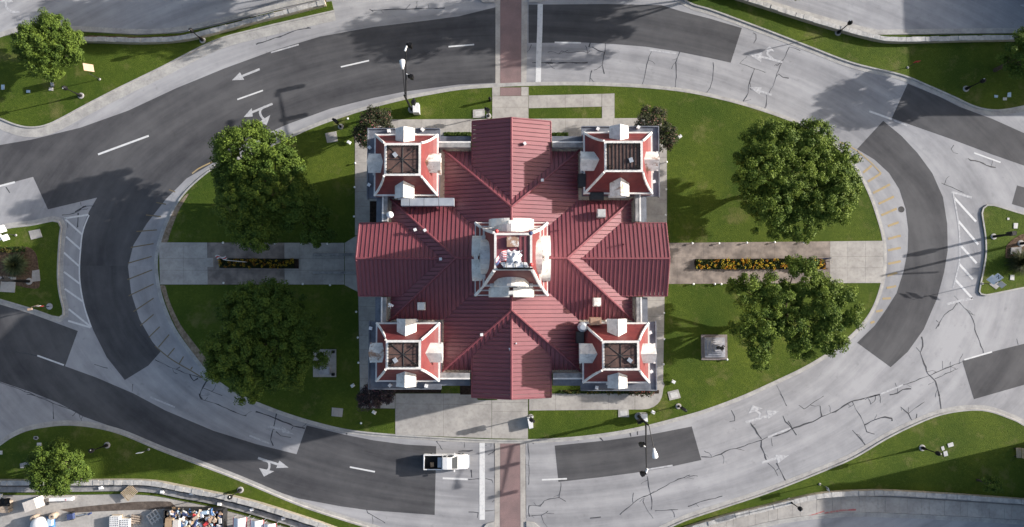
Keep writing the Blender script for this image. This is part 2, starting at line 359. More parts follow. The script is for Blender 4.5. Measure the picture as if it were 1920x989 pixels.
# arrows
def arrow(shaft, heads, m='arrow_paint', wd=.3):
    mb = B()
    for i, s in enumerate(shaft): mb.ribbon(spline(pp(s), .25) if s.count(' ') > 1 else pp(s), wd, .012+.001*i)
    for i, s in enumerate(heads): mb.sheet(pp(s), .0145+.0007*i)
    child(mb, 'lane_arrow', M[m])
arrow(["487,130 452,144"], ["435,151 450,136 458,150"])
arrow(["511,195 470,212", "497,200 488,207 489,217 497,226"], ["457,220 472,203 474,219", "500,235 485,229 507,216"])
arrow(["37,23 22,22 12,14 11,0"], ["26,5 -2,5 12,-10"], 'faded_paint')
arrow(["484,859 524,872", "493,863 504,867 504,880 496,886"], ["541,877 524,864 518,878", "495,894 486,878 514,884"])
arrow(["503,800 535,806"], ["551,815 529,800 529,811"], 'faded_paint', .3)
arrow(["1398,792 1441,780", "1422,786 1425,776 1415,770"], ["1411,760 1403,776 1430,766", "1461,771 1438,770 1440,786"], 'faded_paint')
arrow(["1428,868 1462,857"], ["1479,854 1453,853 1459,869"], 'faded_paint')
arrow(["1467,117 1425,106", "1450,112 1438,100 1444,94"], ["1403,102 1427,117 1429,98", "1443,87 1433,95 1452,97"], 'faded_paint')
arrow(["1447,178 1423,171"], ["1405,164 1424,178 1428,164"], 'faded_paint')
arrow(["1960,22 1935,15"], ["1912,10 1938,4 1934,20"], 'faded_paint')
# yellow bars of the parking strip, east side (bright) and west side (dull)
for s in "585,160 615,130|655,215 695,185|705,295 770,240|740,360 835,300|780,445 905,380|820,525 935,470|840,610 955,560|890,690 970,660|890,785 985,760|890,870 985,850|890,970 985,950".split('|'):
    child(B().ribbon(zp(1440, 250, k9, s), .30, .012), 'parking_bar', M['yellow_paint'])
for s in "885,70 960,45|880,160 950,145|850,240 910,235|800,335 850,325|760,420 790,408".split('|'):
    child(B().ribbon(zp(1440, 500, k9, s), .28, .012), 'parking_bar', M['yellow_paint'])
child(B().ribbon(spline(zp(1440, 250, k9, "530,65 600,95 660,130 720,180 770,225 840,300")), .16, .0135), 'parking_line', M['yellow_paint'])
for s in "1255,420 1300,437|1160,515 1232,528|1083,607 1195,620|1012,730 1165,718|970,848 1140,820|950,965 1125,915".split('|'):
    child(B().ribbon(zp(0, 250, k9, s), .15, .012), 'parking_bar', M['olive_paint'])
for s in "945,98 1130,25|955,218 1140,130|990,335 1140,235|1040,440 1140,355|1105,525 1185,447|1175,600 1255,505|1245,665 1295,605|1330,720 1362,668|1415,765 1428,745".split('|'):
    child(B().ribbon(zp(0, 500, k9, s), .15, .012), 'parking_bar', M['olive_paint'])
child(B().ribbon(spline(zp(0, 500, k9, "1150,590 1245,670 1330,725 1420,775 1500,825")), .14, .0135), 'parking_line', M['olive_paint'])
child(B().ribbon(spline(zp(0, 250, k9, "1425,300 1470,265 1540,230 1650,178")), .18, .012), 'parking_line', M['yellow_paint'])
# hatched white chevrons west and east
for s in "121,410 154,440|124,444 151,468|120,474 149,500|120,510 149,532|121.5,542 156,566|129,580 169,612|128,602 170,614.5|120,410 166,403".split('|'):
    child(B().ribbon(pp(s), .24, .012), 'hatch_bar', M['white_paint'])
child(B().ribbon(spline(pp("167,404 160,420 154,441 151,470 149,500 150,532 156,566 163,592 171,614")), .18, .0135), 'hatch_edge', M['white_paint'])
for s in "1788,370 1830,416|1797,415 1834,459|1802,462 1831,494|1798,495 1824,524|1791,525 1823,560|1775,571 1797,565 1824,560|1784,360 1822,371".split('|'):
    child(B().ribbon(pp(s), .30, .012), 'hatch_bar', M['faded_paint' if s[:4] in ('1784', '1775') else 'white_paint'])
child(B().ribbon(spline(pp("1787,362 1796,412 1799,440 1800,470 1798,495 1791,525 1787,540")), .2, .0135), 'hatch_edge', M['faded_paint'])
child(B().lathe(at(1690, 393)+Vector((0, 0, 0)), [(.42, 0), (.42, .012), (.36, .014), (.34, .008)], 24), 'manhole_cover', M['iron'])
# ---- kerbs ----
kerb = struct(bpy.data.objects.new('kerb', None)); COL.objects.link(kerb)
def add_kerb(edge, closed=False, out=1, gut=.55, seg=10):
    "edge = lawn edge; curb .2 wide and .15 high, then a gutter pan, in cast sections"
    n = len(edge); o1 = offset(edge, out*.20, closed); o2 = offset(edge, out*(.20+gut), closed)
    i = 0
    while i < (n if closed else n-1):
        j = min(i+seg, n if closed else n-1)
        idx = [q % n for q in range(i, j+1)]
        mb = B()
        def strip(a, za, b, zb):
            k = len(idx)
            va = [(a[q][0], a[q][1], za) for q in idx]; vb = [(b[q][0], b[q][1], zb) for q in idx]
            def lerp(l, e0, e1):  # 1 cm open joint
                l[e0] = tuple(l[e0][c]*.992+l[e1][c]*.008 for c in range(3))
            lerp(va, 0, 1); lerp(vb, 0, 1)
            mb.add(va+vb, [((t, t+1, k+t+1, k+t) if out < 0 else (t, k+t, k+t+1, t+1)) for t in range(k-1)])
        strip(edge, .05, edge, .15); strip(edge, .15, o1, .15); strip(o1, .15, offset(edge, out*.24, closed), .03)
        strip(offset(edge, out*.24, closed), .03, o2, .02); strip(o2, .02, o2, 0)
        mb.build('kerb_section', M['kerb'], kerb); i = j
def lawn(name, poly, z=.13): return struct(B().prism(poly, 0, z).build(name, M['grass']))
ISL = pp("923,165 860,170 800,180 760,188 700,203 640,222 590,240 540,262 495,283 455,298 412,312 380,333 345,367 322,405 305,448 297,490 301,535 311,572 331,617 365,665 398,703 440,734 487,755 540,775 600,793 660,806 740,814 860,821 960,824 1060,820 1140,811 1200,800 1260,785 1320,768 1390,742 1450,715 1510,686 1560,655 1600,622 1630,585 1648,540 1655,495 1653,450 1643,410 1625,360 1600,315 1570,280 1530,250 1480,228 1420,207 1360,190 1290,175 1220,167 1150,163 1080,161 990,162")
isl = ccw(spline(ISL, .6, True))
lawn('island_lawn', isl); add_kerb(isl, True, -1, .35, 10)
# corner lawns
def corner(edge_s, rest, gut=.55, out=1, seg=8):
    e = spline(pp(edge_s), .6)
    lawn('corner_lawn', e+rest); add_kerb(e, False, out, gut, seg)
corner("-60,262 -20,216 0,221 30,233 60,238 95,231 160,197 220,166 300,127 400,77 480,54 560,35 626,20", pp("622,3 520,21 420,46 340,63 260,67 155,61 60,57 0,71 -60,100"), 1.25, -1)
corner("-40,860 0,837 20,823 50,809 90,801 130,798 180,803 230,816 300,845 380,875 450,902 560,948 640,975 720,1000 800,1030", pp("760,1030 640,993 560,966 480,941 400,923 330,911 270,900 230,898 0,899 -40,899"), .45, 1)
corner("1240,998 1285,977 1350,955 1440,925 1530,890 1600,860 1660,825 1710,800 1760,780 1810,771 1850,772 1890,785 1920,800 1990,850", pp("1990,945 1920,937 1800,929 1700,923 1610,919 1560,921 1500,931 1440,946 1350,969 1290,987"), .55, 1)
corner("1270,-8 1300,8 1340,20 1440,57 1520,88 1600,118 1690,140 1740,160 1790,182 1830,200 1870,206 1920,198 1990,180", pp("1990,62 1920,64 1660,67 1640,66 1600,56 1440,12 1380,-12"), .6, -1)
wi = spline(pp("-80,462 0,433 60,424 100,416 110,418 114,427 112,440 109,480 108,520 111,550 118,580 118,590 112,594 100,592 60,578 0,560 -80,535"), .5)
lawn('west_lawn', wi); add_kerb(wi, False, 1, .55, 9)
ei = spline(pp("2000,422 1920,401 1880,389 1862,384 1850,384 1842,390 1839,400 1842,420 1846,450 1846,480 1841,510 1836,535 1834,547 1838,553 1848,555 1880,549 1920,541 2000,527"), .5)
lawn('east_lawn', ei); add_kerb(ei, False, 1, .45, 9)
# far kerbs of the two service roads at the top, bottom road kerb
for s, o_ in [("-60,98 0,72 40,60 80,57 155,60 260,65 340,60 420,43 520,18 615,-4 700,-30", 1), ("1330,-30 1440,10 1540,40 1600,56 1640,65 1660,66 1800,64 1920,63 2000,62", 1)]:
    e = spline(pp(s), .6); add_kerb(e, False, o_, .55, 8)
# ---- paths of separate slabs ----
path = struct(bpy.data.objects.new('path', None)); COL.objects.link(path)
def slabs(poly, nx, ny, m='concrete', z=.155, gap=.02, base=True):
    "poly: 4 photo corners (nw ne se sw)"
    q = [Vector(p) for p in pp(poly)]
    if base: B().prism([tuple(v) for v in q], .0, z-.015).build('slab_bed', M['joint'], path)
    gx = nx if isinstance(nx, list) else [i/nx for i in range(nx+1)]
    gy = ny if isinstance(ny, list) else [i/ny for i in range(ny+1)]
    lx = (q[1]-q[0]).length; ly = (q[3]-q[0]).length
    def P(u, v):
        a = q[0].lerp(q[1], u); b = q[3].lerp(q[2], u); return tuple(a.lerp(b, v))
    for i in range(len(gx)-1):
        for j in range(len(gy)-1):
            a, b = gx[i]+gap/lx/2, gx[i+1]-gap/lx/2; c, d = gy[j]+gap/ly/2, gy[j+1]-gap/ly/2
            mm = m(i, j) if callable(m) else m
            B().prism([P(a, c), P(b, c), P(b, d), P(a, d)], z-.05, z+R.uniform(-.004, .004)).build('paving_slab', M[mm], path)
def slab(poly, m='concrete', z=.155):
    B().prism(pp(poly), 0, z).build('paving_slab', M[m], path)
br = 'brown_concrete'
# west walk
slabs("299,455 646,456 646,534 301,534", [0, .13, .26, .42, .56, .676, .76, .88, 1], [0, .38, .66, 1], lambda i, j: br if 1 < i < 5 else 'concrete')
slab("647,456 668,443 690,443 690,547 670,547 647,535")
# east walk
slabs("1240,456 1655,452 1655,531 1240,533", [0, .07, .19, .29, .40, .51, .62, .76, .84, .92, 1], [0, .37, .64, 1], lambda i, j: br if i < 7 else 'concrete')
# north walk and its spur
slabs("923,181 991,181 991,225 923,225", 1, [0, .48, 1])
slab("923,164 937.6,164 937.6,180.6 923,180.6"); slab("977.4,164 991,164 991,180.6 977.4,180.6"); slab("938,165 977,165 977,180.6 938,180.6", 'brick', .152)
slabs("991.4,180 1128,177 1128,201 991.4,204", [0, .25, .5, .75, 1], 1); slabs("1128.4,177 1152,176 1152,224 1128.4,224", 1, [0, .5, 1])
# walks round the building
slabs("700,225 1240,222 1240,262 700,266", 12, 1)
slabs("666,252 716,252 716,442 666,442", [0, 1], 7); slabs("672,548 716,548 716,765 676,765", 1, 8, lambda i, j: 'concrete')
slabs("1205,270 1250,270 1250,455.6 1205,455.6", 1, 7); slabs("1205,534 1246,534 1243,715 1205,715", 1, 6)
slabs("992,738 1190,738 1190,768 992,770", [0, .25, .5, .75, 1], 1)
B().prism(spline(pp("1190.4,738 1205,738 1205,715.4 1243,715.4 1243,730 1240,746 1232,758 1218,766 1200,768 1190.4,768"), .4), 0, .155).build('paving_slab', M['concrete'], path)
slabs("676.4,765.4 740,765.4 740,766 676.4,766", 1, 1)
slabs("686,740 741,740 741,766 686,764", 1, 1)
slabs("741.4,738 922,738 922,822 741.4,815", [0, .5, 1], [0, .25, 1], lambda i, j: 'concrete')
slabs("922.4,738 990,738 990,823 922.4,822", 1, [0, .2, .4, 1])
# beds and grass against the walls
for s in ["832,249 886,249 886,262 832,262", "1033,251 1065,251 1065,262 1033,262"]: lawn('lawn_strip', pp(s), .2)
for s in ["828,712 862,712 862,738 828,738", "1031,712 1070,712 1070,731 1031,731", "893,742 935,742 932,750 896,750"]: lawn('lawn_strip', pp(s), .2)
bed = struct(B().prism(pp("740,712 827,712 827,737 740,737"), 0, .19).build('soil_bed', M['dark_soil']))
struct(B().prism(pp("863,712 890,712 890,740 863,740"), 0, .19).build('soil_bed', M['dark_soil']))
struct(B().prism(pp("1050,731.5 1235,731.5 1235,738 1050,738"), 0, .19).build('soil_bed', M['dark_soil']))
struct(B().prism(pp("694,378 712,378 712,418 694,418"), 0, .19).build('soil_bed', M['dark_soil']))
struct(B().prism(spline(pp("-30,468 20,464 50,463 64,470 70,480 73,497 76,530 72,541 50,540 30,535 -30,525"), .4), .02, .16).build('soil_bed', M['soil']))
struct(B().prism(spline(pp("1885,462 1900,448 1925,438 1985,440 1985,500 1895,490 1884,478"), .4), .02, .16).build('soil_bed', M['soil']))
# bare dirt worn at the lawn edge
struct(B().sheet(spline(pp("347,368 355,364 338,392 328,415 319,440 314,455 301,455 306,440 318,412 331,388"), .3), .134).build('dirt', M['tan_dirt']))
struct(B().sheet(spline(pp("301,536 310,536 316,556 325,580 340,610 362,640 392,680 385,688 362,661 333,617 314,575"), .3), .134).build('dirt', M['tan_dirt']))
# low ledges beside the west walk (ramp walls)
for y0, y1 in ((475.5, 480.5), (509.5, 514.5)):
    struct(B().prism(pp(f"588,{y0} 672,{y0} 672,{y1} 588,{y1}"), .1, .42).build('ramp_wall', M['coping']))
# building yard, lower left
struct(B().sheet(pp("-90,925 60,924 180,925 240,926 310,930 400,948 480,972 560,995 560,1100 -90,1100"), .02).build('yard', M['concrete']))
struct(B().sheet(spline(pp("112,956 150,951 200,946 260,941 320,941 330,950 300,955 240,957 170,960 135,962"), .5), .03).build('dirt', M['yard_dirt']))
B1 = spline(pp("-60,917 60,917 150,916 230,915 290,918 340,928 400,939 480,960 560,984 620,1004"), .7)
wk = struct(bpy.data.objects.new('yard_path', None)); COL.objects.link(wk)
for i in range(0, len(B1)-4, 4):
    B().prism(offset(B1[i:i+5], .36)+offset(B1[i:i+5], -.36)[::-1], 0, .30).build('paving_slab', M['coping'], wk)
g1 = spline(pp("-60,924 150,923 230,922 290,925 340,934 400,946 480,967 560,990 620,1010"), .7)
struct(B().prism(offset(g1, .3)+offset(g1, -.32)[::-1], 0, .1).build('verge', M['grass']))
# sidewalk, lower right
sw = [pp("1290,997 1350,979"), pp("1290,1020 1350,999")]
top = spline(pp("1290,999 1350,980 1440,957 1500,942 1560,932 1610,930 1700,934 1800,940 1920,948 2000,954"), .9)
bot = spline(pp("1290,1018 1350,1000 1440,978 1500,968 1560,962 1610,960 1700,963 1800,968 1920,975 2000,981"), .9)
sp = struct(bpy.data.objects.new('sidewalk', None)); COL.objects.link(sp)
def res(l, n):
    return [l[int(round(i*(len(l)-1)/n))] for i in range(n+1)]
NT = 33; tr, bt = res(top, NT), res(bot, NT)
for i in range(NT):
    def sh(a, b, t): return (a[0]+(b[0]-a[0])*t, a[1]+(b[1]-a[1])*t)
    B().prism([sh(tr[i], tr[i+1], .008), sh(tr[i], tr[i+1], .992), sh(bt[i], bt[i+1], .992), sh(bt[i], bt[i+1], .008)], 0, .13).build('paving_slab', M['concrete'], sp)
add_kerb(spline(pp("1290,1018.5 1350,1000.5 1440,978.5 1500,968.5 1560,962.5 1610,960.5 1700,963.5 1800,968.5 1920,975.5 2000,981.5"), .7), False, -1, .4, 8)
child(B().ribbon(pp("1545,962 1575,957 1604,955.5"), .22, .136), 'kerb_stripe', M['red_paint']); child(B().ribbon(pp("1514,968 1545,958"), .14, .136), 'kerb_stripe', M['red_paint'])
# crossing corners of kerb top and bottom
for s in ["893,-12 897,-2 905,5 927,6 927,-12", "991,-12 991,5 1010,5 1022,0 1026,-12", "905,1012 906,990 912,982 926,978 926,1012", "987,1012 987,978 1002,980 1012,988 1014,1012"]:
    struct(B().prism(pp(s), 0, .14).build('kerb_corner', M['kerb']))

e_ = spline(pp("165,71 200,72 260,74 320,72 365,66 420,52 480,36 540,21 612,3"), .6)
struct(B().prism(offset(e_, .26)+offset(e_, -.30)[::-1], .1, .17).build('soil_bed', M['soil']))
# ================= COURTHOUSE =================
BX, BY = -0.06, 4.9
CH = thing('courthouse', 'limestone courthouse with dark red metal roofs, four corner towers and a white clock tower', 'courthouse', (BX, BY, 0))
def b3(x, y, z): return (BX+x, BY+y, z)
EZ, RZ, RS, WR = 14.6, 17.15, 2.6, 1.55                      # main eave and ridge
HX, AX, HY, AY = 13.75, 6.1, 12.5, 5.65  # eave and hip apex distances
KX, KY = 7.75, 6.9                       # half width of the north-south and east-west roofs
# walls
wl = B(); wl.box(b3(0, 0, 7.3), (28.3, 25.6, 14.6)); wall = wl.build('wall', M['limestone'], CH)
WINGS = [('w', -17.1, 4.1, 16.6), ('e', 17.4, 4.1, 16.6), ('n', 15.65, 4.45, 16.82), ('s', -15.3, 4.4, 16.76)]
for d, e, hw, rz in WINGS:
    k = abs(e)-.45; sg = 1 if e > 0 else -1; hh = hw-.45; ev = rz-WR+.08
    mb = B()
    # box plus gable
    if d in 'we': pr = [(sg*10, -hh), (sg*k, -hh), (sg*k, hh), (sg*10, hh)]
    else: pr = [(-hh, sg*9), (-hh, sg*k), (hh, sg*k), (hh, sg*9)]
    mb.prism([(BX+x, BY+y) for x, y in pr], 0, ev)
    if d in 'we': vs = [b3(sg*x, y, z) for x in (10, k) for y, z in ((-hh, ev), (hh, ev), (0, rz-.12))]
    else: vs = [b3(x, sg*y, z) for y in (9, k) for x, z in ((-hh, ev), (hh, ev), (0, rz-.12))]
    mb.add(vs, [(0, 1, 2), (3, 4, 5), (0, 2, 5, 3), (1, 4, 5, 2)])
    pw = mb.build('portico', M['limestone'], CH)
    for f in range(3):                    # tall windows, three storeys
        for u in (-2.3, 0, 2.3):
            zc = 3.2+f*4.1
            c = b3(sg*k, u, zc) if d in 'we' else b3(u, sg*k, zc)
            dm = (.16, 1.2, 2.4) if d in 'we' else (1.2, .16, 2.4)
            B().box(c, dm).build('window', M['glass'], pw)
# roof faces -> panels with raised seams
roof = B().box(b3(0, 0, 14.55), (27.6, 25.1, .06)).build('roof', M['roof'], CH)
def clip(poly, nx, ny, c):
    "keep nx*x+ny*y<=c"
    out = []
    for i in range(len(poly)):
        a, b = poly[i-1], poly[i]; da, db = nx*a[0]+ny*a[1]-c, nx*b[0]+ny*b[1]-c
        if (da <= 0) != (db <= 0):
            t = da/(da-db); out.append((a[0]+(b[0]-a[0])*t, a[1]+(b[1]-a[1])*t))
        if db <= 0: out.append(b)
    return out
def area(p): return abs(sum(p[i-1][0]*p[i][1]-p[i][0]*p[i-1][1] for i in range(len(p))))/2
PANELS = []
def face(poly, zf, along, pitch=.47):
    "poly in building plan; zf height; along = axis the seams run along ('x' or 'y')"
    ax = 1 if along == 'x' else 0
    lo = min(p[ax] for p in poly); hi = max(p[ax] for p in poly); n = max(1, round((hi-lo)/pitch))
    for i in range(n):
        a, b = lo+(hi-lo)*i/n, lo+(hi-lo)*(i+1)/n
        e = (0, 1) if ax else (1, 0)
        q = clip(clip(poly, e[0], e[1], b), -e[0], -e[1], -a)
        if len(q) < 3 or area(q) < .02: continue
        rib = clip(q, e[0], e[1], a+.045)
        q2 = clip(q, e[0], e[1], b-.045)
        if len(q2) > 2 and area(q2) > .02: q = q2
        PANELS.append((area(q), ccw(q), ccw(rib) if len(rib) > 2 and area(rib) > .003 else None, zf))
def ns(y_): return RZ-RS*abs(y_)/KY
zEW = lambda x, y: RZ-RS*abs(y)/KY; zNS = lambda x, y: RZ-RS*abs(x)/KX
zHW = lambda x, y: RZ-RS*(abs(x)-AX)/(HX-AX); zHN = lambda x, y: RZ-RS*(abs(y)-AY)/(HY-AY)
for sx in (-1, 1):
    for sy in (-1, 1):
        face([(0, 0), (sx*AX, 0), (sx*HX, sy*KY), (sx*KX, sy*KY)], zEW, 'y')
        face([(0, 0), (0, sy*AY), (sx*KX, sy*HY), (sx*KX, sy*KY)], zNS, 'x')
    # hip ends, cut by the wing valleys
    d, e, hw, rz = WINGS[0 if sx < 0 else 1]; ev = rz-WR
    xt = AX+(RZ-rz)/RS*(HX-AX); xe = AX+(RZ-ev)/RS*(HX-AX)
    for sy in (-1, 1):
        face([(sx*AX, 0), (sx*xt, 0), (sx*xe, sy*hw), (sx*HX, sy*hw), (sx*HX, sy*KY)], zHW, 'x')
        face([(sx*xt, 0), (sx*abs(e), 0), (sx*abs(e), sy*hw), (sx*xe, sy*hw)], (lambda rz, hw: lambda x, y: rz-WR*abs(y)/hw)(rz, hw), 'y')
for sy in (-1, 1):
    d, e, hw, rz = WINGS[3 if sy < 0 else 2]; ev = rz-WR
    yt = AY+(RZ-rz)/RS*(HY-AY); ye = AY+(RZ-ev)/RS*(HY-AY)
    for sx in (-1, 1):
        face([(0, sy*AY), (0, sy*yt), (sx*hw, sy*ye), (sx*hw, sy*HY), (sx*KX, sy*HY)], zHN, 'y')
        face([(0, sy*yt), (0, sy*abs(e)), (sx*hw, sy*abs(e)), (sx*hw, sy*ye)], (lambda rz, hw: lambda x, y: rz-WR*abs(x)/hw)(rz, hw), 'x')
def slabz(mb, poly, zf, lo, hi):
    n = len(poly); poly = [(x, y) for x, y in poly]
    mb.add([b3(x, y, zf(x, y)+lo) for x, y in poly]+[b3(x, y, zf(x, y)+hi) for x, y in poly],
           [tuple(range(n, 2*n))]+[(i, (i+1) % n, n+(i+1) % n, n+i) for i in range(n)])
PANELS.sort(key=lambda p: -p[0]); rest = B()
for i, (a, q, rib, zf) in enumerate(PANELS):
    mb = B() if i < 290 else rest
    slabz(mb, q, zf, -.09, 0)
    if rib: slabz(mb, rib, zf, 0, .065)
    if i < 290: mb.build('roof_panel', M['roof'], roof)
stuff(rest.build('roof_panel', M['roof'], roof))
# ridge and hip caps
def cap(a, b, r=.13): return B().tube([b3(*a), b3(*b)], r, 6)
CAPS = [((-AX, 0, RZ), (AX, 0, RZ)), ((0, -AY, RZ), (0, AY, RZ))]
for sx in (-1, 1):
    for sy in (-1, 1):
        CAPS += [((sx*AX, 0, RZ), (sx*HX, sy*KY, EZ)), ((0, sy*AY, RZ), (sx*KX, sy*HY, EZ))]
for d, e, hw, rz in WINGS:
    if d in 'we':
        sg = 1 if e > 0 else -1; xt = AX+(RZ-rz)/RS*(HX-AX); CAPS.append(((sg*xt, 0, rz), (e, 0, rz)))
    else:
        sg = 1 if e > 0 else -1; yt = AY+(RZ-rz)/RS*(HY-AY); CAPS.append(((0, sg*yt, rz), (0, e, rz)))
for a, b in CAPS: cap(a, b).build('ridge_cap', M['roof'], roof)
# fascia edges of the wings
for d, e, hw, rz in WINGS:
    mb = B()
    for s in (-1, 1):
        p = [(e, s*hw), (e, 0)] if d in 'we' else [(s*hw, e), (0, e)]
        mb.tube([b3(*p[0], rz-WR), b3(*p[1], rz)], .09, 6)
        q = [(e, s*hw), ((10.5 if e > 0 else -10.5), s*hw)] if d in 'we' else [(s*hw, e), (s*hw, (10.0 if e > 0 else -10.0))]
        mb.tube([b3(*q[0], rz-WR-.02), b3(*q[1], rz-WR-.02)], .08, 6)
    mb.build('gutter', M['roof'], CH)
# parapets, copings and ledges between towers and wings
def par(x0, x1, y0, y1, out):
    "runs along the longer side; out = unit vector towards outside"
    cx, cy = (x0+x1)/2, (y0+y1)/2
    p = B().box(b3(cx, cy, 14.9), (x1-x0, y1-y0, 1.2)).build('parapet', M['coping'], CH)
    ox, oy = out
    if ox: B().box(b3(cx+ox*((x1-x0)/2+.07), cy, 15.42), (.17, y1-y0, .22)).build('coping_edge', M['trim'], p); B().box(b3(cx+ox*((x1-x0)/2+.5), cy, 14.5), (.72, y1-y0, .3)).build('ledge', M['cornice'], p); B().box(b3(cx+ox*((x1-x0)/2+.88), cy, 14.35), (.16, y1-y0, .5)).build('gutter', M['cornice'], p)
    else: B().box(b3(cx, cy+oy*((y1-y0)/2+.07), 15.42), (x1-x0, .17, .22)).build('coping_edge', M['trim'], p); B().box(b3(cx, cy+oy*((y1-y0)/2+.5), 14.5), (x1-x0, .72, .3)).build('ledge', M['cornice'], p); B().box(b3(cx, cy+oy*((y1-y0)/2+.88), 14.35), (x1-x0, .16, .5)).build('gutter', M['cornice'], p)
for sx in (-1, 1):
    for sy in (-1, 1):
        y0, y1 = sorted((sy*4.25, sy*7.6)); x0, x1 = sorted((sx*13.9, sx*14.35)); par(x0, x1, y0, y1, (sx, 0))
        x0, x1 = sorted((sx*4.6, sx*9.0)); y0, y1 = sorted((sy*12.62, sy*13.15)); par(x0, x1, y0, y1, (0, sy))
# ---- corner towers ----
def ring(rect, z): x0, x1, y0, y1 = rect; return [(x0, y0, z), (x1, y0, z), (x1, y1, z), (x0, y1, z)]
def lerp_rect(a, b, t): return tuple(a[i]+(b[i]-a[i])*t for i in range(4))
def mansard(base, deck, prof, mat_, name, par_):
    "prof: list of (t, z), t from base (0) to deck (1)"
    mb = B(); vs = []; fs = []
    for t, z in prof: vs += ring(lerp_rect(base, deck, t), z)
    for i in range(len(prof)-1):
        for k in range(4): fs.append((i*4+k, i*4+(k+1) % 4, i*4+4+(k+1) % 4, i*4+4+k))
    mb.add(vs, fs); return mb.build(name, mat_, par_)
def hips(base, deck, prof, r, par_, name='hip_trim'):
    for k in range(4): B().tube([ring(lerp_rect(base, deck, t), z)[k] for t, z in prof], r, 6).build(name, M['trim'], par_)
def frame(rect, wd, z0, z1, par_, name, m):
    x0, x1, y0, y1 = rect; mb = B(); h = (z0+z1)/2; d = z1-z0
    mb.box(((x0+x1)/2, y0+wd/2, h), (x1-x0, wd, d)); mb.box(((x0+x1)/2, y1-wd/2, h), (x1-x0, wd, d))
    mb.box((x0+wd/2, (y0+y1)/2, h), (wd, y1-y0-2*wd-.004, d)); mb.box((x1-wd/2, (y0+y1)/2, h), (wd, y1-y0-2*wd-.004, d))
    return mb.build(name, m, par_)
TB, TD = 16.0, 18.95
PROF = [(0, 16.0), (.30, 16.45), (.55, 17.05), (.78, 17.85), (1, 18.95)]
TOW = { # photo boxes of mansard foot and roof deck
 'nw': ((702, 821, 253, 367), (720, 789.5, 268.5, 330), ('dormer', 'dormer', 'rusty', 'dormer')),
 'ne': ((1095, 1221.5, 249, 363.5), (1133, 1205, 264.5, 323), ('dormer', 'dormer', 'rusty', 'rusty')),
 'sw': ((705, 824, 606, 715), (723, 789.6, 638, 693), ('dormer', 'rusty', 'dormer', 'dormer')),
 'se': ((1093, 1216, 606, 717.5), (1129, 1198.7, 639, 695), ('dormer', 'dormer', 'dormer', 'dormer'))}
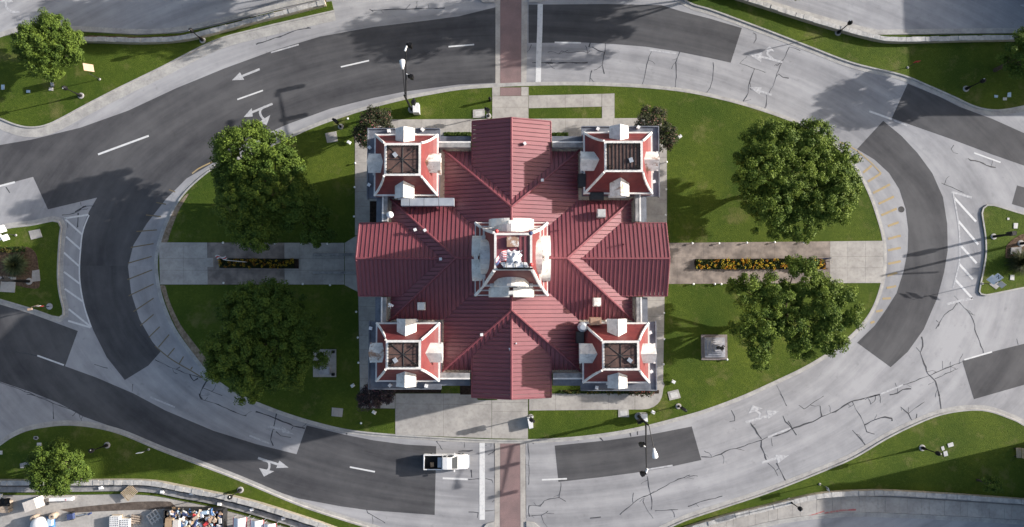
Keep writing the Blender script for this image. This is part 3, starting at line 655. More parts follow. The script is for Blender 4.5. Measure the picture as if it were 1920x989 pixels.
for key, (bp, dp, dm) in TOW.items():
    def rect(p, z):
        a = at(p[0], p[3], z); b = at(p[1], p[2], z); return (a.x, b.x, a.y, b.y)
    base, deck = rect(bp, TB), rect(dp, TD)
    x0, x1, y0, y1 = base; cx, cy = (x0+x1)/2, (y0+y1)/2
    sx = -1 if key[1] == 'w' else 1; sy = 1 if key[0] == 'n' else -1
    T = mansard(base, deck, PROF, M['mansard'], 'corner_tower', CH)
    B().box((cx, cy, 7.95), (x1-x0-.1, y1-y0-.1, 15.9)).build('tower_wall', M['limestone'], T)
    for f in range(3):
        for u in (-1.7, 1.7):
            zc = 3.2+f*4.1
            B().box((x0 if sx < 0 else x1, cy+u, zc), (.16, 1.1, 2.3)).build('window', M['glass'], T)
            B().box((cx+u, y1 if sy > 0 else y0, zc), (1.1, .16, 2.3)).build('window', M['glass'], T)
    B().box((cx, cy, 15.24), (x1-x0+.03, y1-y0+.03, 1.2)).build('flashing', M['roof'], T)
    hips(base, deck, PROF, .14, T)
    frame((x0-.06, x1+.06, y0-.06, y1+.06), .2, 15.86, 16.1, T, 'foot_trim', M['trim'])
    frame(deck, .25, 18.8, 18.97, T, 'deck_trim', M['trim'])
    # ledge on the two outer sides and short returns
    lx0, lx1 = (x0-1.0, x1+.12) if sx < 0 else (x0-.12, x1+1.0)
    ly0, ly1 = (y0-.12, y1+.95) if sy > 0 else (y0-.95, y1+.12)
    B().box(((lx0+lx1)/2, (ly0+ly1)/2, 14.55), (lx1-lx0, ly1-ly0, .36)).build('ledge', M['cornice'], T)
    B().box((lx0-.04 if sx < 0 else lx1+.04, (ly0+ly1)/2, 14.6), (.12, ly1-ly0+.2, .6)).build('gutter', M['cornice'], T)
    B().box(((lx0+lx1)/2, ly1+.04 if sy > 0 else ly0-.04, 14.6), (lx1-lx0-.05, .12, .58)).build('gutter', M['cornice'], T)
    X0, X1, Y0, Y1 = deck
    dk = B().box(((X0+X1)/2, (Y0+Y1)/2, 18.82), (X1-X0-.46, Y1-Y0-.46, .1))
    dcx, dcy = (X0+X1)/2, (Y0+Y1)/2; wx, wy = (X1-X0)/2-.3, (Y1-Y0)/2-.3
    dk.build('deck', M['deck'], T)
    sm = B()
    if key == 'ne':
        for i in range(9): sm.box((X0+.5+i*(X1-X0-1)/8, dcy, 18.89), (.07, 2*wy, .06))
    else:
        for i, (ax_, ay_) in enumerate(((1, 1), (1, -1), (1, 0), (0, 1))):
            sm.tube([(dcx-wx*ax_, dcy-wy*ay_, 18.87+.006*i), (dcx, dcy, 18.89+.006*i), (dcx+wx*ax_, dcy+wy*ay_, 18.87+.006*i)], .04, 5)
    sm.build('roof_seam', M['iron'], T)
    cr = B()                                # iron cresting with scrolls
    for s in (-1, 1):
        for i in range(8):
            cr.lathe((dcx-wx+.1+i*(2*wx-.2)/7, dcy+s*wy, 18.85), [(.035, 0), (.03, .14), (.06, .2), (.0, .28)], 5)
            cr.lathe((dcx+s*wx, dcy-wy+.1+i*(2*wy-.2)/7, 18.85), [(.035, 0), (.03, .14), (.06, .2), (.0, .28)], 5)
        cr.box((dcx, dcy+s*wy, 19.03), (2*wx, .035, .035)); cr.box((dcx+s*wx, dcy, 19.05), (.035, 2*wy, .035))
    for ax_ in (-1, 1):
        for ay_ in (-1, 1):
            for q in range(3):
                c = (dcx+ax_*(wx-.25), dcy+ay_*(wy-.25))
                cr.tube([(c[0]+.17*math.cos(a*.9+q*2)+q*.1*ax_*-1, c[1]+.17*math.sin(a*.9+q*2), 18.95+.04*a) for a in range(7)], .025, 4)
    cr.build('cresting', M['black'], T)
    hb = [(-.8, .5, .7), (.8, -.4, .3), (-.85, -.6, .6), (.95, -.5, .9)][['nw', 'ne', 'sw', 'se'].index(key)]
    B().box((dcx+hb[0], dcy+hb[1], 18.98), (.42, .5, .14), hb[2]).build('roof_hatch', M['galv'], T)
    for (ox, oy), mk in zip(((0, 1), (-1, 0), (1, 0), (0, -1)), dm):
        tx, ty = -oy, ox
        hb_ = (y1-y0)/2 if oy else (x1-x0)/2
        mb = B()
        def Q(o, t, z): return (cx+ox*o+tx*t, cy+oy*o+ty*t, z)
        f0 = hb_+.16; fr = hb_+.48
        z0, ze, zr = 15.2, 17.2, 17.92
        # body with gable
        mb.add([Q(f0, -.78, z0), Q(f0, .78, z0), Q(f0, .78, ze), Q(f0, 0, zr-.14), Q(f0, -.78, ze), Q(0, -.78, z0), Q(0, .78, z0), Q(0, .78, ze), Q(0, 0, zr-.14), Q(0, -.78, ze)],
               [(0, 1, 2, 3, 4), (0, 4, 9, 5), (1, 6, 7, 2)])
        for s in (-1, 1):
            a = [Q(fr, s*1.06, ze-.18), Q(fr, 0, zr), Q(.6, 0, zr), Q(.6, s*1.06, ze-.18)]
            b = [(p[0], p[1], p[2]-.13) for p in a]
            mb.add(a+b, [(0, 1, 2, 3), (7, 6, 5, 4), (0, 4, 5, 1), (3, 2, 6, 7), (0, 3, 7, 4)])
        for s in (-1, 1): mb.box(Q(fr-.1, s*.98, 17.05), (.22, .22, .12), math.atan2(oy, ox))
        c = Q(f0+.02, 0, 15.25); mb.box(c, (.34, 2.0, .16) if ox else (2.0, .34, .16))
        dmr = mb.build('dormer', M[mk], T)
        if mk == 'rusty': dmr['label'] = 'white dormer with brown rust stains on its roof'
# ---- clock tower ----
a_, b_ = at(891, 554, 24), at(1026, 418.5, 24); BASE = (a_.x, b_.x, a_.y, b_.y)
a_, b_ = at(926.5, 507.5, 33), at(998, 437, 33); DECK = (a_.x, b_.x, a_.y, b_.y)
CPROF = [(0, 24.0), (.24, 24.7), (.46, 26.2), (.66, 28.4), (.84, 30.9), (1, 33.0)]
CT = mansard(BASE, DECK, CPROF, M['mansard'], 'clock_tower', CH)
tcx, tcy = (BASE[0]+BASE[1])/2, (BASE[2]+BASE[3])/2
B().box((tcx, tcy, 19.3), (BASE[1]-BASE[0]-.35, BASE[3]-BASE[2]-.35, 9.4)).build('tower_wall', M['trim'], CT)
hips(BASE, DECK, CPROF, .15, CT)
frame((BASE[0]-.05, BASE[1]+.05, BASE[2]-.05, BASE[3]+.05), .25, 23.7, 24.08, CT, 'foot_trim', M['trim'])
frame(lerp_rect(BASE, DECK, .20), .18, 24.5, 24.85, CT, 'band', M['trim'])
frame(lerp_rect(BASE, DECK, .40), .26, 26.0, 26.5, CT, 'band', M['trim'])
frame(DECK, .2, 32.85, 33.02, CT, 'deck_trim', M['trim'])
B().box(((DECK[0]+DECK[1])/2, (DECK[2]+DECK[3])/2, 32.88), (DECK[1]-DECK[0]-.36, DECK[3]-DECK[2]-.36, .12)).build('deck', M['roof'], CT)
hbx = (BASE[1]-BASE[0])/2; dcx2, dcy2 = (DECK[0]+DECK[1])/2, (DECK[2]+DECK[3])/2
for (ox, oy) in ((0, 1), (-1, 0), (1, 0), (0, -1)):
    tx, ty = -oy, ox
    def Q(o, t, z): return (tcx+ox*o+tx*t, tcy+oy*o+ty*t, z)
    def barrel(o0, o1, hw, zs, rise, name, zbase, split=0):
        mb = B()
        rngs = [(-1, 1)] if not split else [(-1, -split), (split, 1)]
        for lo, hi in rngs:
            n = 8; pr = []
            for i in range(n+1):
                u = lo+(hi-lo)*i/n; pr.append((u*hw, zs+rise*math.sqrt(max(0, 1-u*u))))
            prof = [(lo*hw, zbase)]+pr+[(hi*hw, zbase)]
            k = len(prof)
            vs = [Q(o0, t, z) for t, z in prof]+[Q(o1, t, z) for t, z in prof]
            mb.add(vs, [tuple(range(k)), tuple(range(2*k-1, k-1, -1))]+[(i, k+i, k+(i+1) % k, (i+1) % k) for i in range(k)])
        return mb.build(name, M['dormer'], CT)
    barrel(hbx+.22, hbx-.85, 2.2, 25.2, 1.3, 'arched_hood', 23.9, .08)
    barrel(hbx-.75, .5, 1.62, 27.6, 2.5, 'clock_hood', 25.6)
    B().box(Q(hbx-.2, 0, 26.55), (.36, .5, .5) if ox else (.5, .36, .5)).build('keystone', M['trim'], CT)
    dl = B(); dl.tube([Q(hbx-.76, 0, 27.7), Q(hbx-.70, 0, 27.7)], 1.15, 20); dl.build('clock_face', M['white'], CT)
    hd = B(); hd.tube([Q(hbx-.68, 0, 27.7), Q(hbx-.68, .55, 28.3)], .05, 4); hd.tube([Q(hbx-.66, 0, 27.7), Q(hbx-.66, -.2, 28.65)], .04, 4); hd.build('clock_hand', M['black'], CT)
    for s in (-1, 1):
        B().box(Q(hbx-.95, s*1.85, 26.5), (.4, .4, 1.0)).build('pedestal', M['dormer'], CT)
for i, x in enumerate((.5, .9, 1.3)): B().box((dcx2+x, dcy2, 32.96), (.05, 2.6, .06)).build('roof_seam', M['iron'], CT)
hp = at(961.5, 453.5, 33.25); B().box((hp.x, hp.y, 33.06), (1.03, .88, .3)).build('roof_hatch', M['rust_box'], CT)
tag(B().tube([at(952, 484, 33.0), at(952, 484, 33.0)+Vector((0, 0, 3.2))], .035, 6, .02).build('flagpole', M['white']), 'thin white flagpole standing on top of the clock tower', 'flagpole')
# flag, cloth heap, bundle on the tower top
fb = B(); a0 = at(950, 484, 33.9)
def fp(i, j, ni=9, nj=13):
    u, v = i/ni, j/nj
    th = math.radians(205+u*28); r0 = .15+1.15*(1-0) ; 
    # the flag fans from the pole to the left
    d = Vector((-1.0*u-.10*math.sin(u*5), -.62*u*u+.10*u+(.95-.25*u)*(1-v)-.25, .25*math.sin(u*7+v*2)*u-.25*v))
    return a0+d*1.0
g = [[fp(i, j) for j in range(14)] for i in range(10)]
vs = [p for r_ in g for p in r_]; fb.v = [tuple(p) for p in vs]
for i in range(9):
    for j in range(13):
        fb.f.append([i*14+j, i*14+j+1, (i+1)*14+j+1, (i+1)*14+j]); fb.mi.append(2 if (i > 4 and j > 6) else (j % 2))
fl = fb.build('flag', [M['red'], M['fabric'], M['navy']]); tag(fl, 'red and white striped flag with a navy corner on the clock tower roof', 'flag')
cl = B(); c0 = at(962, 483, 33.2)
n = 14
for i in range(n):
    for j in range(n):
        u, v = i/(n-1)*2-1, j/(n-1)*2-1
        rr = math.hypot(u, v)
        cl.v.append((c0.x+u*.72+.08*math.sin(v*9), c0.y+v*.62+.08*math.sin(u*8), 32.95+max(0, .75*(1-rr*.9))+.16*math.sin(u*7+v*4)*math.cos(v*8-u*3)))
for i in range(n-1):
    for j in range(n-1): cl.f.append([i*n+j, (i+1)*n+j, (i+1)*n+j+1, i*n+j+1]); cl.mi.append(0)
tag(cl.build('cloth_cover', M['fabric'], smooth=True), 'crumpled white cloth heaped on the clock tower roof', 'cloth')
bd = thing('pipe_bundle', 'bundle of white pipes tied with black straps on the clock tower roof', 'pipes', at(965, 497, 32.9))
for i in range(4):
    p = at(938+2*i, 493+2.6*i, 33.1); q = at(988+i, 494+2.2*i, 33.1); B().tube([p, q], .075, 7).build('pipe', M['white'], bd)
for x in (948, 965, 981): B().tube([at(x, 491, 33.22), at(x+2, 503, 33.22)], .03, 4).build('strap', M['black'], bd)
B().box(at(966, 504, 33.05), (3.0, .14, .2)).build('rail', M['black'], CT)
for (x, y), c in (((931, 434), 'red'), ((995, 438), 'navy'), ((996, 497), 'red')):
    p = at(x, y, 33.4); B().lathe(p, [(.0, -.2), (.16, -.05), (.18, .08), (.0, .22)], 8).build('corner_lamp', M[c], CT)
# ---- roof equipment ----
def zroof(p): return 15.6
dc = B()
for i in range(4):
    x0, x1 = ((752, 767.5), (768.2, 794.5), (795.3, 822.3), (823, 851))[i]; p0 = at(x0, 378, 16.4); p1 = at(x1, 378, 16.4)
    yy0, yy1 = at(800, 386, 16.4).y, at(800, 371.5 if i else 368, 16.4).y
    s_ = B().box(((p0.x+p1.x)/2, (yy0+yy1)/2, 16.0), (p1.x-p0.x, yy1-yy0, .8)).build('duct_section', M['galv'], CH)
p = at(731, 403, 15.9); dm_ = B().lathe(p, [(.05, -.5), (.28, -.4), (.40, -.1), (.36, .18), (.2, .33), (0, .38)], 16).build('antenna_dome', M['white'], CH, smooth=True)
for (x, y, wx_, wy_, z, hgt, m, lab) in [(1128, 400, 16, 16, 16.2, .75, 'grey_box', 0), (789.5, 574.5, 15, 15, 16.2, .5, 'dormer', 0), (1120, 567, 15, 17, 16.2, .55, 'rusty', 1), (1117, 603, 23, 15, 16.6, .9, 'rust_box', 1), (1088, 633, 15, 23, 16.4, .9, 'iron', 0), (1091.5, 338.5, 15, 26, 16.2, .9, 'iron', 0), (1119.5, 368, 27, 15, 16.2, .9, 'iron', 0)]:
    p = at(x, y, z); k = (H-z)/F
    v_ = B().box((p.x, p.y, z-hgt/2), (wx_*k, wy_*k, hgt), .0, .94); v_.box((p.x, p.y, z+.03), (wx_*k*.86, wy_*k*.86, .05)); v_.build('roof_vent', M[m], CH)
p = at(1093, 614, 16.9); B().lathe(p, [(.5, -1.4), (.42, -.6), (.55, -.3), (.3, 0)], 10).build('roof_vent', M['galv'], CH)
for (x, y) in [(768, 485), (796.5, 432), (959, 311), (1017, 338), (903, 628), (957, 655), (1150, 484), (984, 269), (778, 431), (826, 486)]:
    p = at(x, y, 16.7 if abs(x-960) < 150 else 16.3); B().box((p.x, p.y, p.z-.12), (.3, .3, .34), R.uniform(0, .8)).build('vent_cap', M['white'], CH)
for (x, y) in [(1170, 458), (1048, 431), (968, 644), (730, 575)]:
    p = at(x, y, 16.4); B().tube([p-Vector((0, 0, .6)), p+Vector((0, 0, .35))], .09, 7).build('vent_pipe', M['roof'] if x > 1000 else M['white'], CH)
cm_ = at(733, 572, 15.8); cb = B().box((cm_.x, cm_.y, 15.8), (.6, .22, .22), -.5); cb.tube([(cm_.x, cm_.y, 15.7), (cm_.x-.15, cm_.y-.45, 15.2)], .05, 5); cb.build('camera_bracket', M['white'], CH)
for (x, y) in [(729, 246), (792, 243), (1121, 242), (1197, 239), (731, 723), (799, 724), (1119, 727), (693, 277), (695, 616), (1219, 624), (1221, 697), (692, 347), (1226, 341)]:
    p = at(x, y, 15.0); B().box((p.x, p.y, 14.95), (.35, .35, .3), R.uniform(0, 1.5)).build('floodlight', M['white'], CH)
# ================= PLANTS =================
RNG = np.random.default_rng(11)
def leaves_mesh(name, cen, nrm, size, cols, mat_, parent, aspect=.55, jit=.55):
    "one folded leaf (two triangles) per row"
    n = len(cen); nrm = nrm+RNG.normal(0, jit, (n, 3)); nrm /= np.linalg.norm(nrm, axis=1)[:, None]
    t = RNG.normal(0, 1, (n, 3)); t -= nrm*(t*nrm).sum(1)[:, None]; t /= np.linalg.norm(t, axis=1)[:, None]
    b = np.cross(nrm, t); s = (size*RNG.uniform(.7, 1.3, n))[:, None]
    V = np.stack([cen-t*s*.5, cen+b*s*aspect*.5-nrm*s*.08, cen+t*s*.5, cen-b*s*aspect*.5-nrm*s*.08], 1).reshape(-1, 3)
    off = np.array(wloc(parent)) if parent is not None else np.zeros(3)
    V = V-off
    me = bpy.data.meshes.new(name)
    me.vertices.add(4*n); me.vertices.foreach_set('co', V.astype(np.float32).ravel())
    me.loops.add(4*n); me.loops.foreach_set('vertex_index', np.arange(4*n, dtype=np.int32))
    me.polygons.add(n); me.polygons.foreach_set('loop_start', np.arange(0, 4*n, 4, dtype=np.int32)); me.polygons.foreach_set('loop_total', np.full(n, 4, np.int32))
    me.update(calc_edges=True)
    a = me.attributes.new('Col', 'FLOAT_COLOR', 'FACE')
    a.data.foreach_set('color', np.concatenate([cols, np.ones((n, 1))], 1).astype(np.float32).ravel())
    me.materials.append(mat_)
    o = bpy.data.objects.new(name, me); COL.objects.link(o)
    if parent is not None: o.parent = parent
    return o
GREEN = ((.030, .062, .012), (.135, .190, .030))
def crown_points(lobes, per_m2, clump, nleaf, flat=1.0):
    cen, nrm, cid = [], [], []; k = 0
    L = np.array(lobes)
    for (x, y, z, r, rz) in lobes:
        m = max(4, int(per_m2*4*math.pi*r*r*.5))
        d = RNG.normal(0, 1, (m, 3)); d[:, 2] = np.abs(d[:, 2])*1.0-.35*RNG.random(m); d /= np.linalg.norm(d, axis=1)[:, None]
        rad = RNG.uniform(.55, 1.06, m)[:, None]
        c = np.array([x, y, z])+d*rad*np.array([r, r, rz])
        # drop clumps that lie deep inside another lobe
        keep = np.ones(m, bool)
        for (a, b, e, q, qz) in lobes:
            if (a, b, e) == (x, y, z): continue
            u = (c-np.array([a, b, e]))/np.array([q, q, qz]); keep &= (u*u).sum(1) > .40
        c = c[keep]; d = d[keep]
        mf = max(3, int(per_m2*r*r*.9)); df = RNG.normal(0, 1, (mf, 3)); df[:, 2] = np.abs(df[:, 2])+.5; df /= np.linalg.norm(df, axis=1)[:, None]
        c = np.concatenate([c, np.array([x, y, z])+df*RNG.uniform(.3, .9, (mf, 1))*np.array([r, r, rz])]); d = np.concatenate([d, df])
        for cc, dd in zip(c, d):
            if RNG.random() < .06: continue
            nl = int(nleaf*RNG.uniform(.6, 1.3)); cr = clump*RNG.uniform(.65, 1.3)
            dd = dd*.6+np.array([0, 0, .55]); dd /= np.linalg.norm(dd)
            q = RNG.normal(0, 1, (nl, 3)); q /= np.linalg.norm(q, axis=1)[:, None]
            q = q+dd*.55; q *= (RNG.random(nl)**.4)[:, None]
            cen.append(cc+q*cr*np.array([1, 1, .8])); nn = q+dd*.7; nrm.append(nn/np.linalg.norm(nn, axis=1)[:, None]); cid.append(np.full(nl, k)); k += 1
    return np.concatenate(cen), np.concatenate(nrm), np.concatenate(cid), k
def crown(lobes, parent, per=1.25, clump=.60, nleaf=165, leaf=.25, cols=GREEN, flower=None, name='crown'):
    c, nn, cid, k = crown_points(lobes, per, clump, nleaf)
    t = np.clip(RNG.uniform(0, 1, k)[cid]*.55+RNG.uniform(0, 1, len(c))*.45, 0, 1)[:, None]
    col = np.array(cols[0])*(1-t)+np.array(cols[1])*t
    if flower is not None:
        f = RNG.random(len(c)) < flower[1]; col[f] = np.array(flower[0])*RNG.uniform(.7, 1.2, (f.sum(), 1))
    return leaves_mesh(name, c, nn, leaf, col, M['leaf'], parent)
def limb(mb, a, b, r0, r1):
    a, b = Vector(a), Vector(b); m = (a+b)/2+Vector((R.uniform(-.3, .3), R.uniform(-.3, .3), R.uniform(.1, .5)))
    mb.tube([a, m, b], r0, 7, r1)
def tree(name, label, cat, px, py, ls, z, hgt, gr=.13, **kw):
    "ls: photo lobes 'x,y,radius' in photo pixels at mid crown height z"
    lobes = []; k = (H-z)/F
    for q in ls.split():
        x, y, r = map(float, q.split(',')); p = at(x, y, z); rr = r*k
        lobes.append((p.x, p.y, z+R.uniform(-.12, .22)*hgt*.5, rr, rr*R.uniform(.75, .95)))
    g = at(px, py, z); base = Vector((g.x, g.y, gr))
    t = thing(name, label, cat, base, 0, kw.pop('group', None))
    mb = B(); top = z-.6; tr = .05*hgt**.75+.06
    mb.tube([base, base+Vector((.05, .05, top*.35)), base+Vector((.1, -.05, top*.6))], tr, 10, tr*.7)
    for (x, y, zz, r, rz) in lobes: limb(mb, base+Vector((.08, 0, top*R.uniform(.35, .6))), (x, y, zz+.2), tr*.45, .04)
    mb.build('trunk', M['bark'], t)
    crown(lobes, t, **kw); return t
G1 = 'shade trees on the island lawn'; G2 = 'small trees on the corner lawns'
tree('broadleaf_tree', 'large shade tree on the north-west island lawn, bulging towards the building', 'tree', 500, 350, "466,285,50 440,285,34 460,310,40 440,300,38 455,350,52 505,345,64 520,300,42 478,415,50 452,390,42 550,385,46 598,400,22 485,450,22 588,440,24 545,330,34 620,440,9 495,262,16 455,262,18", 6.0, 9.5, group=G1)
tree('broadleaf_tree', 'large round shade tree on the south-west island lawn beside a memorial slab', 'tree', 500, 640, "470,590,52 530,592,52 450,655,54 520,665,60 475,712,38 570,630,38 580,672,22 425,690,26 430,580,22 500,560,34 412,668,20 605,672,8 540,705,30", 6.0, 9.5, group=G1)
tree('broadleaf_tree', 'largest shade tree, on the north-east island lawn by the yellow parking bars', 'tree', 1490, 340, "1440,285,52 1510,278,46 1480,340,66 1415,335,42 1560,325,50 1545,380,46 1440,390,48 1492,418,36 1588,345,26 1535,262,26 1400,300,22 1470,255,22 1575,300,26 1455,425,22", 6.0, 9.5, group=G1, cols=((.038, .076, .014), (.165, .220, .034)))  # both eastern crowns get lighter leaf greens as sunlight; shaded western crowns stay darker
tree('broadleaf_tree', 'ragged shade tree overhanging the flower bed, next to the stepped monument', 'tree', 1490, 595, "1500,522,32 1450,550,36 1400,545,26 1540,575,46 1482,600,40 1425,605,34 1580,570,26 1420,652,26 1500,645,26 1550,630,30 1385,610,20 1490,500,18 1378,535,12 1595,600,16 1425,680,14 1525,535,26", 6.0, 9.0, group=G1, cols=((.038, .076, .014), (.165, .220, .034)))
tree('broadleaf_tree', 'small dense tree on the top left corner lawn, beside an orange-backed sign', 'tree', 97, 92, "75,85,36 120,90,34 95,120,32 100,58,30 58,92,22 138,105,20 112,48,14 88,48,14 60,62,16 130,70,20", 3.6, 6.0, group=G2, per=2.2, clump=.5, nleaf=120, leaf=.22)
tree('broadleaf_tree', 'small round tree leaning over the wall beside the building yard', 'tree', 115, 872, "92,868,32 135,870,32 115,895,28 88,895,22 118,842,18 150,885,18 112,915,12 75,878,16", 3.6, 6.0, group=G2, per=2.2, clump=.5, nleaf=120, leaf=.22)
tree('broadleaf_tree', 'loose-leaved tree cut by the right edge on the top right corner lawn', 'tree', 1915, 108, "1900,92,22 1928,112,40 1888,120,14 1945,85,34 1900,135,9 1960,120,36", 5.0, 8.0, group=G2)
tree('sapling', 'thin young sapling in the shade on the bottom right lawn', 'tree', 1853, 908, "1850,908,13 1862,903,9 1868,915,7", 2.2, 3.0, per=4, clump=.35, nleaf=50, leaf=.2)
# trees that stand just outside the picture and shade its edge
for i, (x, y, r) in enumerate([(1370, -95, 60), (1480, -80, 65), (1160, -75, 50), (560, -85, 55), (690, -90, 55), (430, -80, 50)]):
    tree('broadleaf_tree', 'shade tree standing beyond the top edge, '+['right of the brick crossing', 'farthest right', 'just right of the brick crossing', 'left of the crossing, middle of three', 'left of the crossing, nearest of three', 'farthest left'][i], 'tree', x, y, f"{x-r*.4:.0f},{y-r*.2:.0f},{r*.7:.0f} {x+r*.4:.0f},{y-r*.1:.0f},{r*.7:.0f} {x},{y+r*.4:.0f},{r*.7:.0f}", 7.0, 11, gr=0, group='trees beyond the picture', per=.6, clump=1.0, nleaf=70, leaf=.55)
# crape myrtles at the corners of the building
CM = dict(per=4.5, clump=.42, nleaf=60, leaf=.2, cols=((.018, .028, .012), (.075, .080, .044)))
GS = 'flowering shrubs at the corners of the courthouse'
tree('flowering_shrub', 'dark shrub with pink blooms at the north-west corner of the courthouse', 'shrub', 697, 235, "695,232,20 715,222,17 676,250,15 700,212,11 688,268,9 728,238,8 681,262,8", 3.0, 4.0, group=GS, flower=((.30, .11, .12), .06), **CM)
tree('flowering_shrub', 'wide shrub with pale pink blooms at the north-east corner of the courthouse', 'shrub', 1228, 240, "1210,232,19 1232,222,15 1252,250,15 1236,270,13 1255,270,9 1215,212,10 1240,240,14", 3.0, 4.0, group=GS, flower=((.33, .16, .14), .07), **CM)
tree('flowering_shrub', 'purple-leaved shrub in deep shade at the south-west corner of the courthouse', 'shrub', 700, 738, "695,738,18 718,735,15 680,752,12 737,730,8 700,755,12 725,748,11", 3.0, 4.0, group=GS, per=4.5, clump=.42, nleaf=60, leaf=.2, cols=((.030, .024, .024), (.085, .065, .065)), flower=((.20, .09, .11), .10))
tree('flowering_shrub', 'low reddish shrub against the south-east corner of the courthouse', 'shrub', 1207, 733, "1200,733,8 1215,731,8 1188,733,6", 1.2, 1.6, group=GS, flower=((.30, .08, .06), .12), **CM)
# flower beds on the two walks
def bed_plants(poly, n, parent, cols, fl, size=.22, zt=.55):
    q = [Vector(p) for p in pp(poly)]
    u, v = RNG.random(n), RNG.random(n)
    P = np.array([list((q[0].lerp(q[1], a)).lerp(q[3].lerp(q[2], a), b)) for a, b in zip(u, v)])
    nc = max(6, n//60); cl_ = RNG.integers(0, nc, n)
    cz = RNG.uniform(.3, zt, n)
    c = np.concatenate([P, cz[:, None]], 1); t = RNG.random(n)[:, None]
    col = np.array(cols[0])*(1-t)+np.array(cols[1])*t
    nn = np.tile(np.array([0, 0, 1.]), (n, 1))
    stuff(leaves_mesh('plants', c, nn, size, col, M['leaf'], parent, .7, .6))
    # blooms in loose heads
    m = n//30; i = RNG.integers(0, n, m); hc = c[i]; hc[:, 2] = zt+.05
    k = 9; C = np.repeat(hc, k, 0)+RNG.normal(0, 1, (m*k, 3))*np.array([.10, .10, .04])
    hue = np.repeat(RNG.random(m), k)
    colf = np.where((hue < .5)[:, None], np.array(fl[0]), np.array(fl[1]))*RNG.uniform(.7, 1.15, (m*k, 1))
    stuff(leaves_mesh('blooms', C, np.tile(np.array([0, 0, 1.]), (m*k, 1)), .14, colf, M['petal'], parent, .9, .5))
fbd = thing('flower_bed', 'sunlit flower bed of yellow and orange blooms along the east walk', 'flower bed', at(1420, 495, 0))
B().prism(spline(pp("1303,486 1530,485 1546,488 1546,503 1530,505 1308,505 1302,500 1301,492"), .4), .05, .24).build('soil', M['dark_soil'], fbd)
bed_plants("1303,487 1543,486 1543,504 1303,505", 3600, fbd, ((.012, .022, .006), (.045, .06, .016)), ((.50, .38, .04), (.42, .19, .02)))
fbd = thing('flower_bed', 'shaded flower bed of dull yellow blooms along the west walk', 'flower bed', at(488, 494, 0))
B().prism(pp("413,485 561,486 561,504 413,503"), .05, .24).build('soil', M['dark_soil'], fbd)
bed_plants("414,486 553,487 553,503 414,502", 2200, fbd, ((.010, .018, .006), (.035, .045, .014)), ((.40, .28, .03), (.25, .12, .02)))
def low_plants(name, label, cat, poly, n, fl=None, z=.5):
    q = pp(poly); c = sum(p[0] for p in q)/4, sum(p[1] for p in q)/4
    t = thing(name, label, cat, (c[0], c[1], .13))
    bed_plants(poly, n, t, ((.014, .030, .008), (.05, .085, .018)), fl or ((.11, .10, .025), (.09, .07, .02)), .18, z); return t
low_plants('border_plants', 'strip of low yellow-flowered plants along the south wall of the courthouse', 'plants', "1050,732 1190,732 1190,738 1050,738", 700)
for s, l in [("834,251 885,251 885,257 834,257", 'clipped green hedge left of the north gable'), ("1034,252 1064,252 1064,258 1034,258", 'clipped green hedge right of the north gable')]:
    q = pp(s); c = sum(p[0] for p in q)/4, sum(p[1] for p in q)/4
    t = thing('hedge', l, 'hedge', (c[0], c[1], .13)); u = RNG.random((1500, 2))
    A = np.array(q); P = (A[0]*(1-u[:, :1])+A[1]*u[:, :1])*(1-u[:, 1:])+(A[3]*(1-u[:, :1])+A[2]*u[:, :1])*u[:, 1:]
    cc = np.concatenate([P, RNG.uniform(.2, 1.0, (1500, 1))], 1); tt = RNG.random((1500, 1))
    leaves_mesh('foliage', cc, np.tile([0, 0, 1.], (1500, 1)), .16, np.array([.03, .06, .012])*(1-tt)+np.array([.10, .14, .03])*tt, M['leaf'], t, .7, .8)
# spiky ornamental grasses
def spiky(name, label, px, py, r, n, c0, c1):
    p = at(px, py, .5); t = thing(name, label, 'plant', (p.x, p.y, .15)); mb = B()
    ang = RNG.uniform(0, 2*math.pi, n); el = RNG.uniform(.15, 1.45, n); ln = RNG.uniform(.6, 1.1, n)*r
    V = []; col = []
    for a, e, l in zip(ang, el, ln):
        d = np.array([math.cos(a)*math.cos(e), math.sin(a)*math.cos(e), math.sin(e)]); s = np.array([-math.sin(a), math.cos(a), 0])*.035
        b = np.array([p.x, p.y, .15]); m = b+d*l*.6+np.array([0, 0, .1]); tip = b+d*l-np.array([0, 0, .25*l*math.cos(e)])
        o = len(mb.v); mb.v += [tuple(b-s), tuple(b+s), tuple(m+s), tuple(m-s), tuple(tip)]
        mb.f += [[o, o+1, o+2, o+3], [o+3, o+2, o+4]]; mb.mi += [0, 0]
        k = RNG.random(); cc = tuple(np.array(c0)*(1-k)+np.array(c1)*k)+(1,); col += [cc, cc]
    ob = mb.build('blades', M['leaf'], t); a = ob.data.attributes.new('Col', 'FLOAT_COLOR', 'FACE'); a.data.foreach_set('color', np.array(col, np.float32).ravel())
    return t
spiky('ornamental_grass', 'big round clump of ornamental grass in the west mulch bed', 30, 497, 2.1, 900, (.03, .05, .02), (.14, .16, .08))
spiky('ornamental_grass', 'dark clump of ornamental grass on the east corner lawn', 1912, 492, 2.2, 900, (.015, .025, .010), (.07, .08, .03))
low_plants('border_plants', 'dark green border plants along the back of the west mulch bed', 'plants', "0,464 52,463 52,473 0,474", 420)
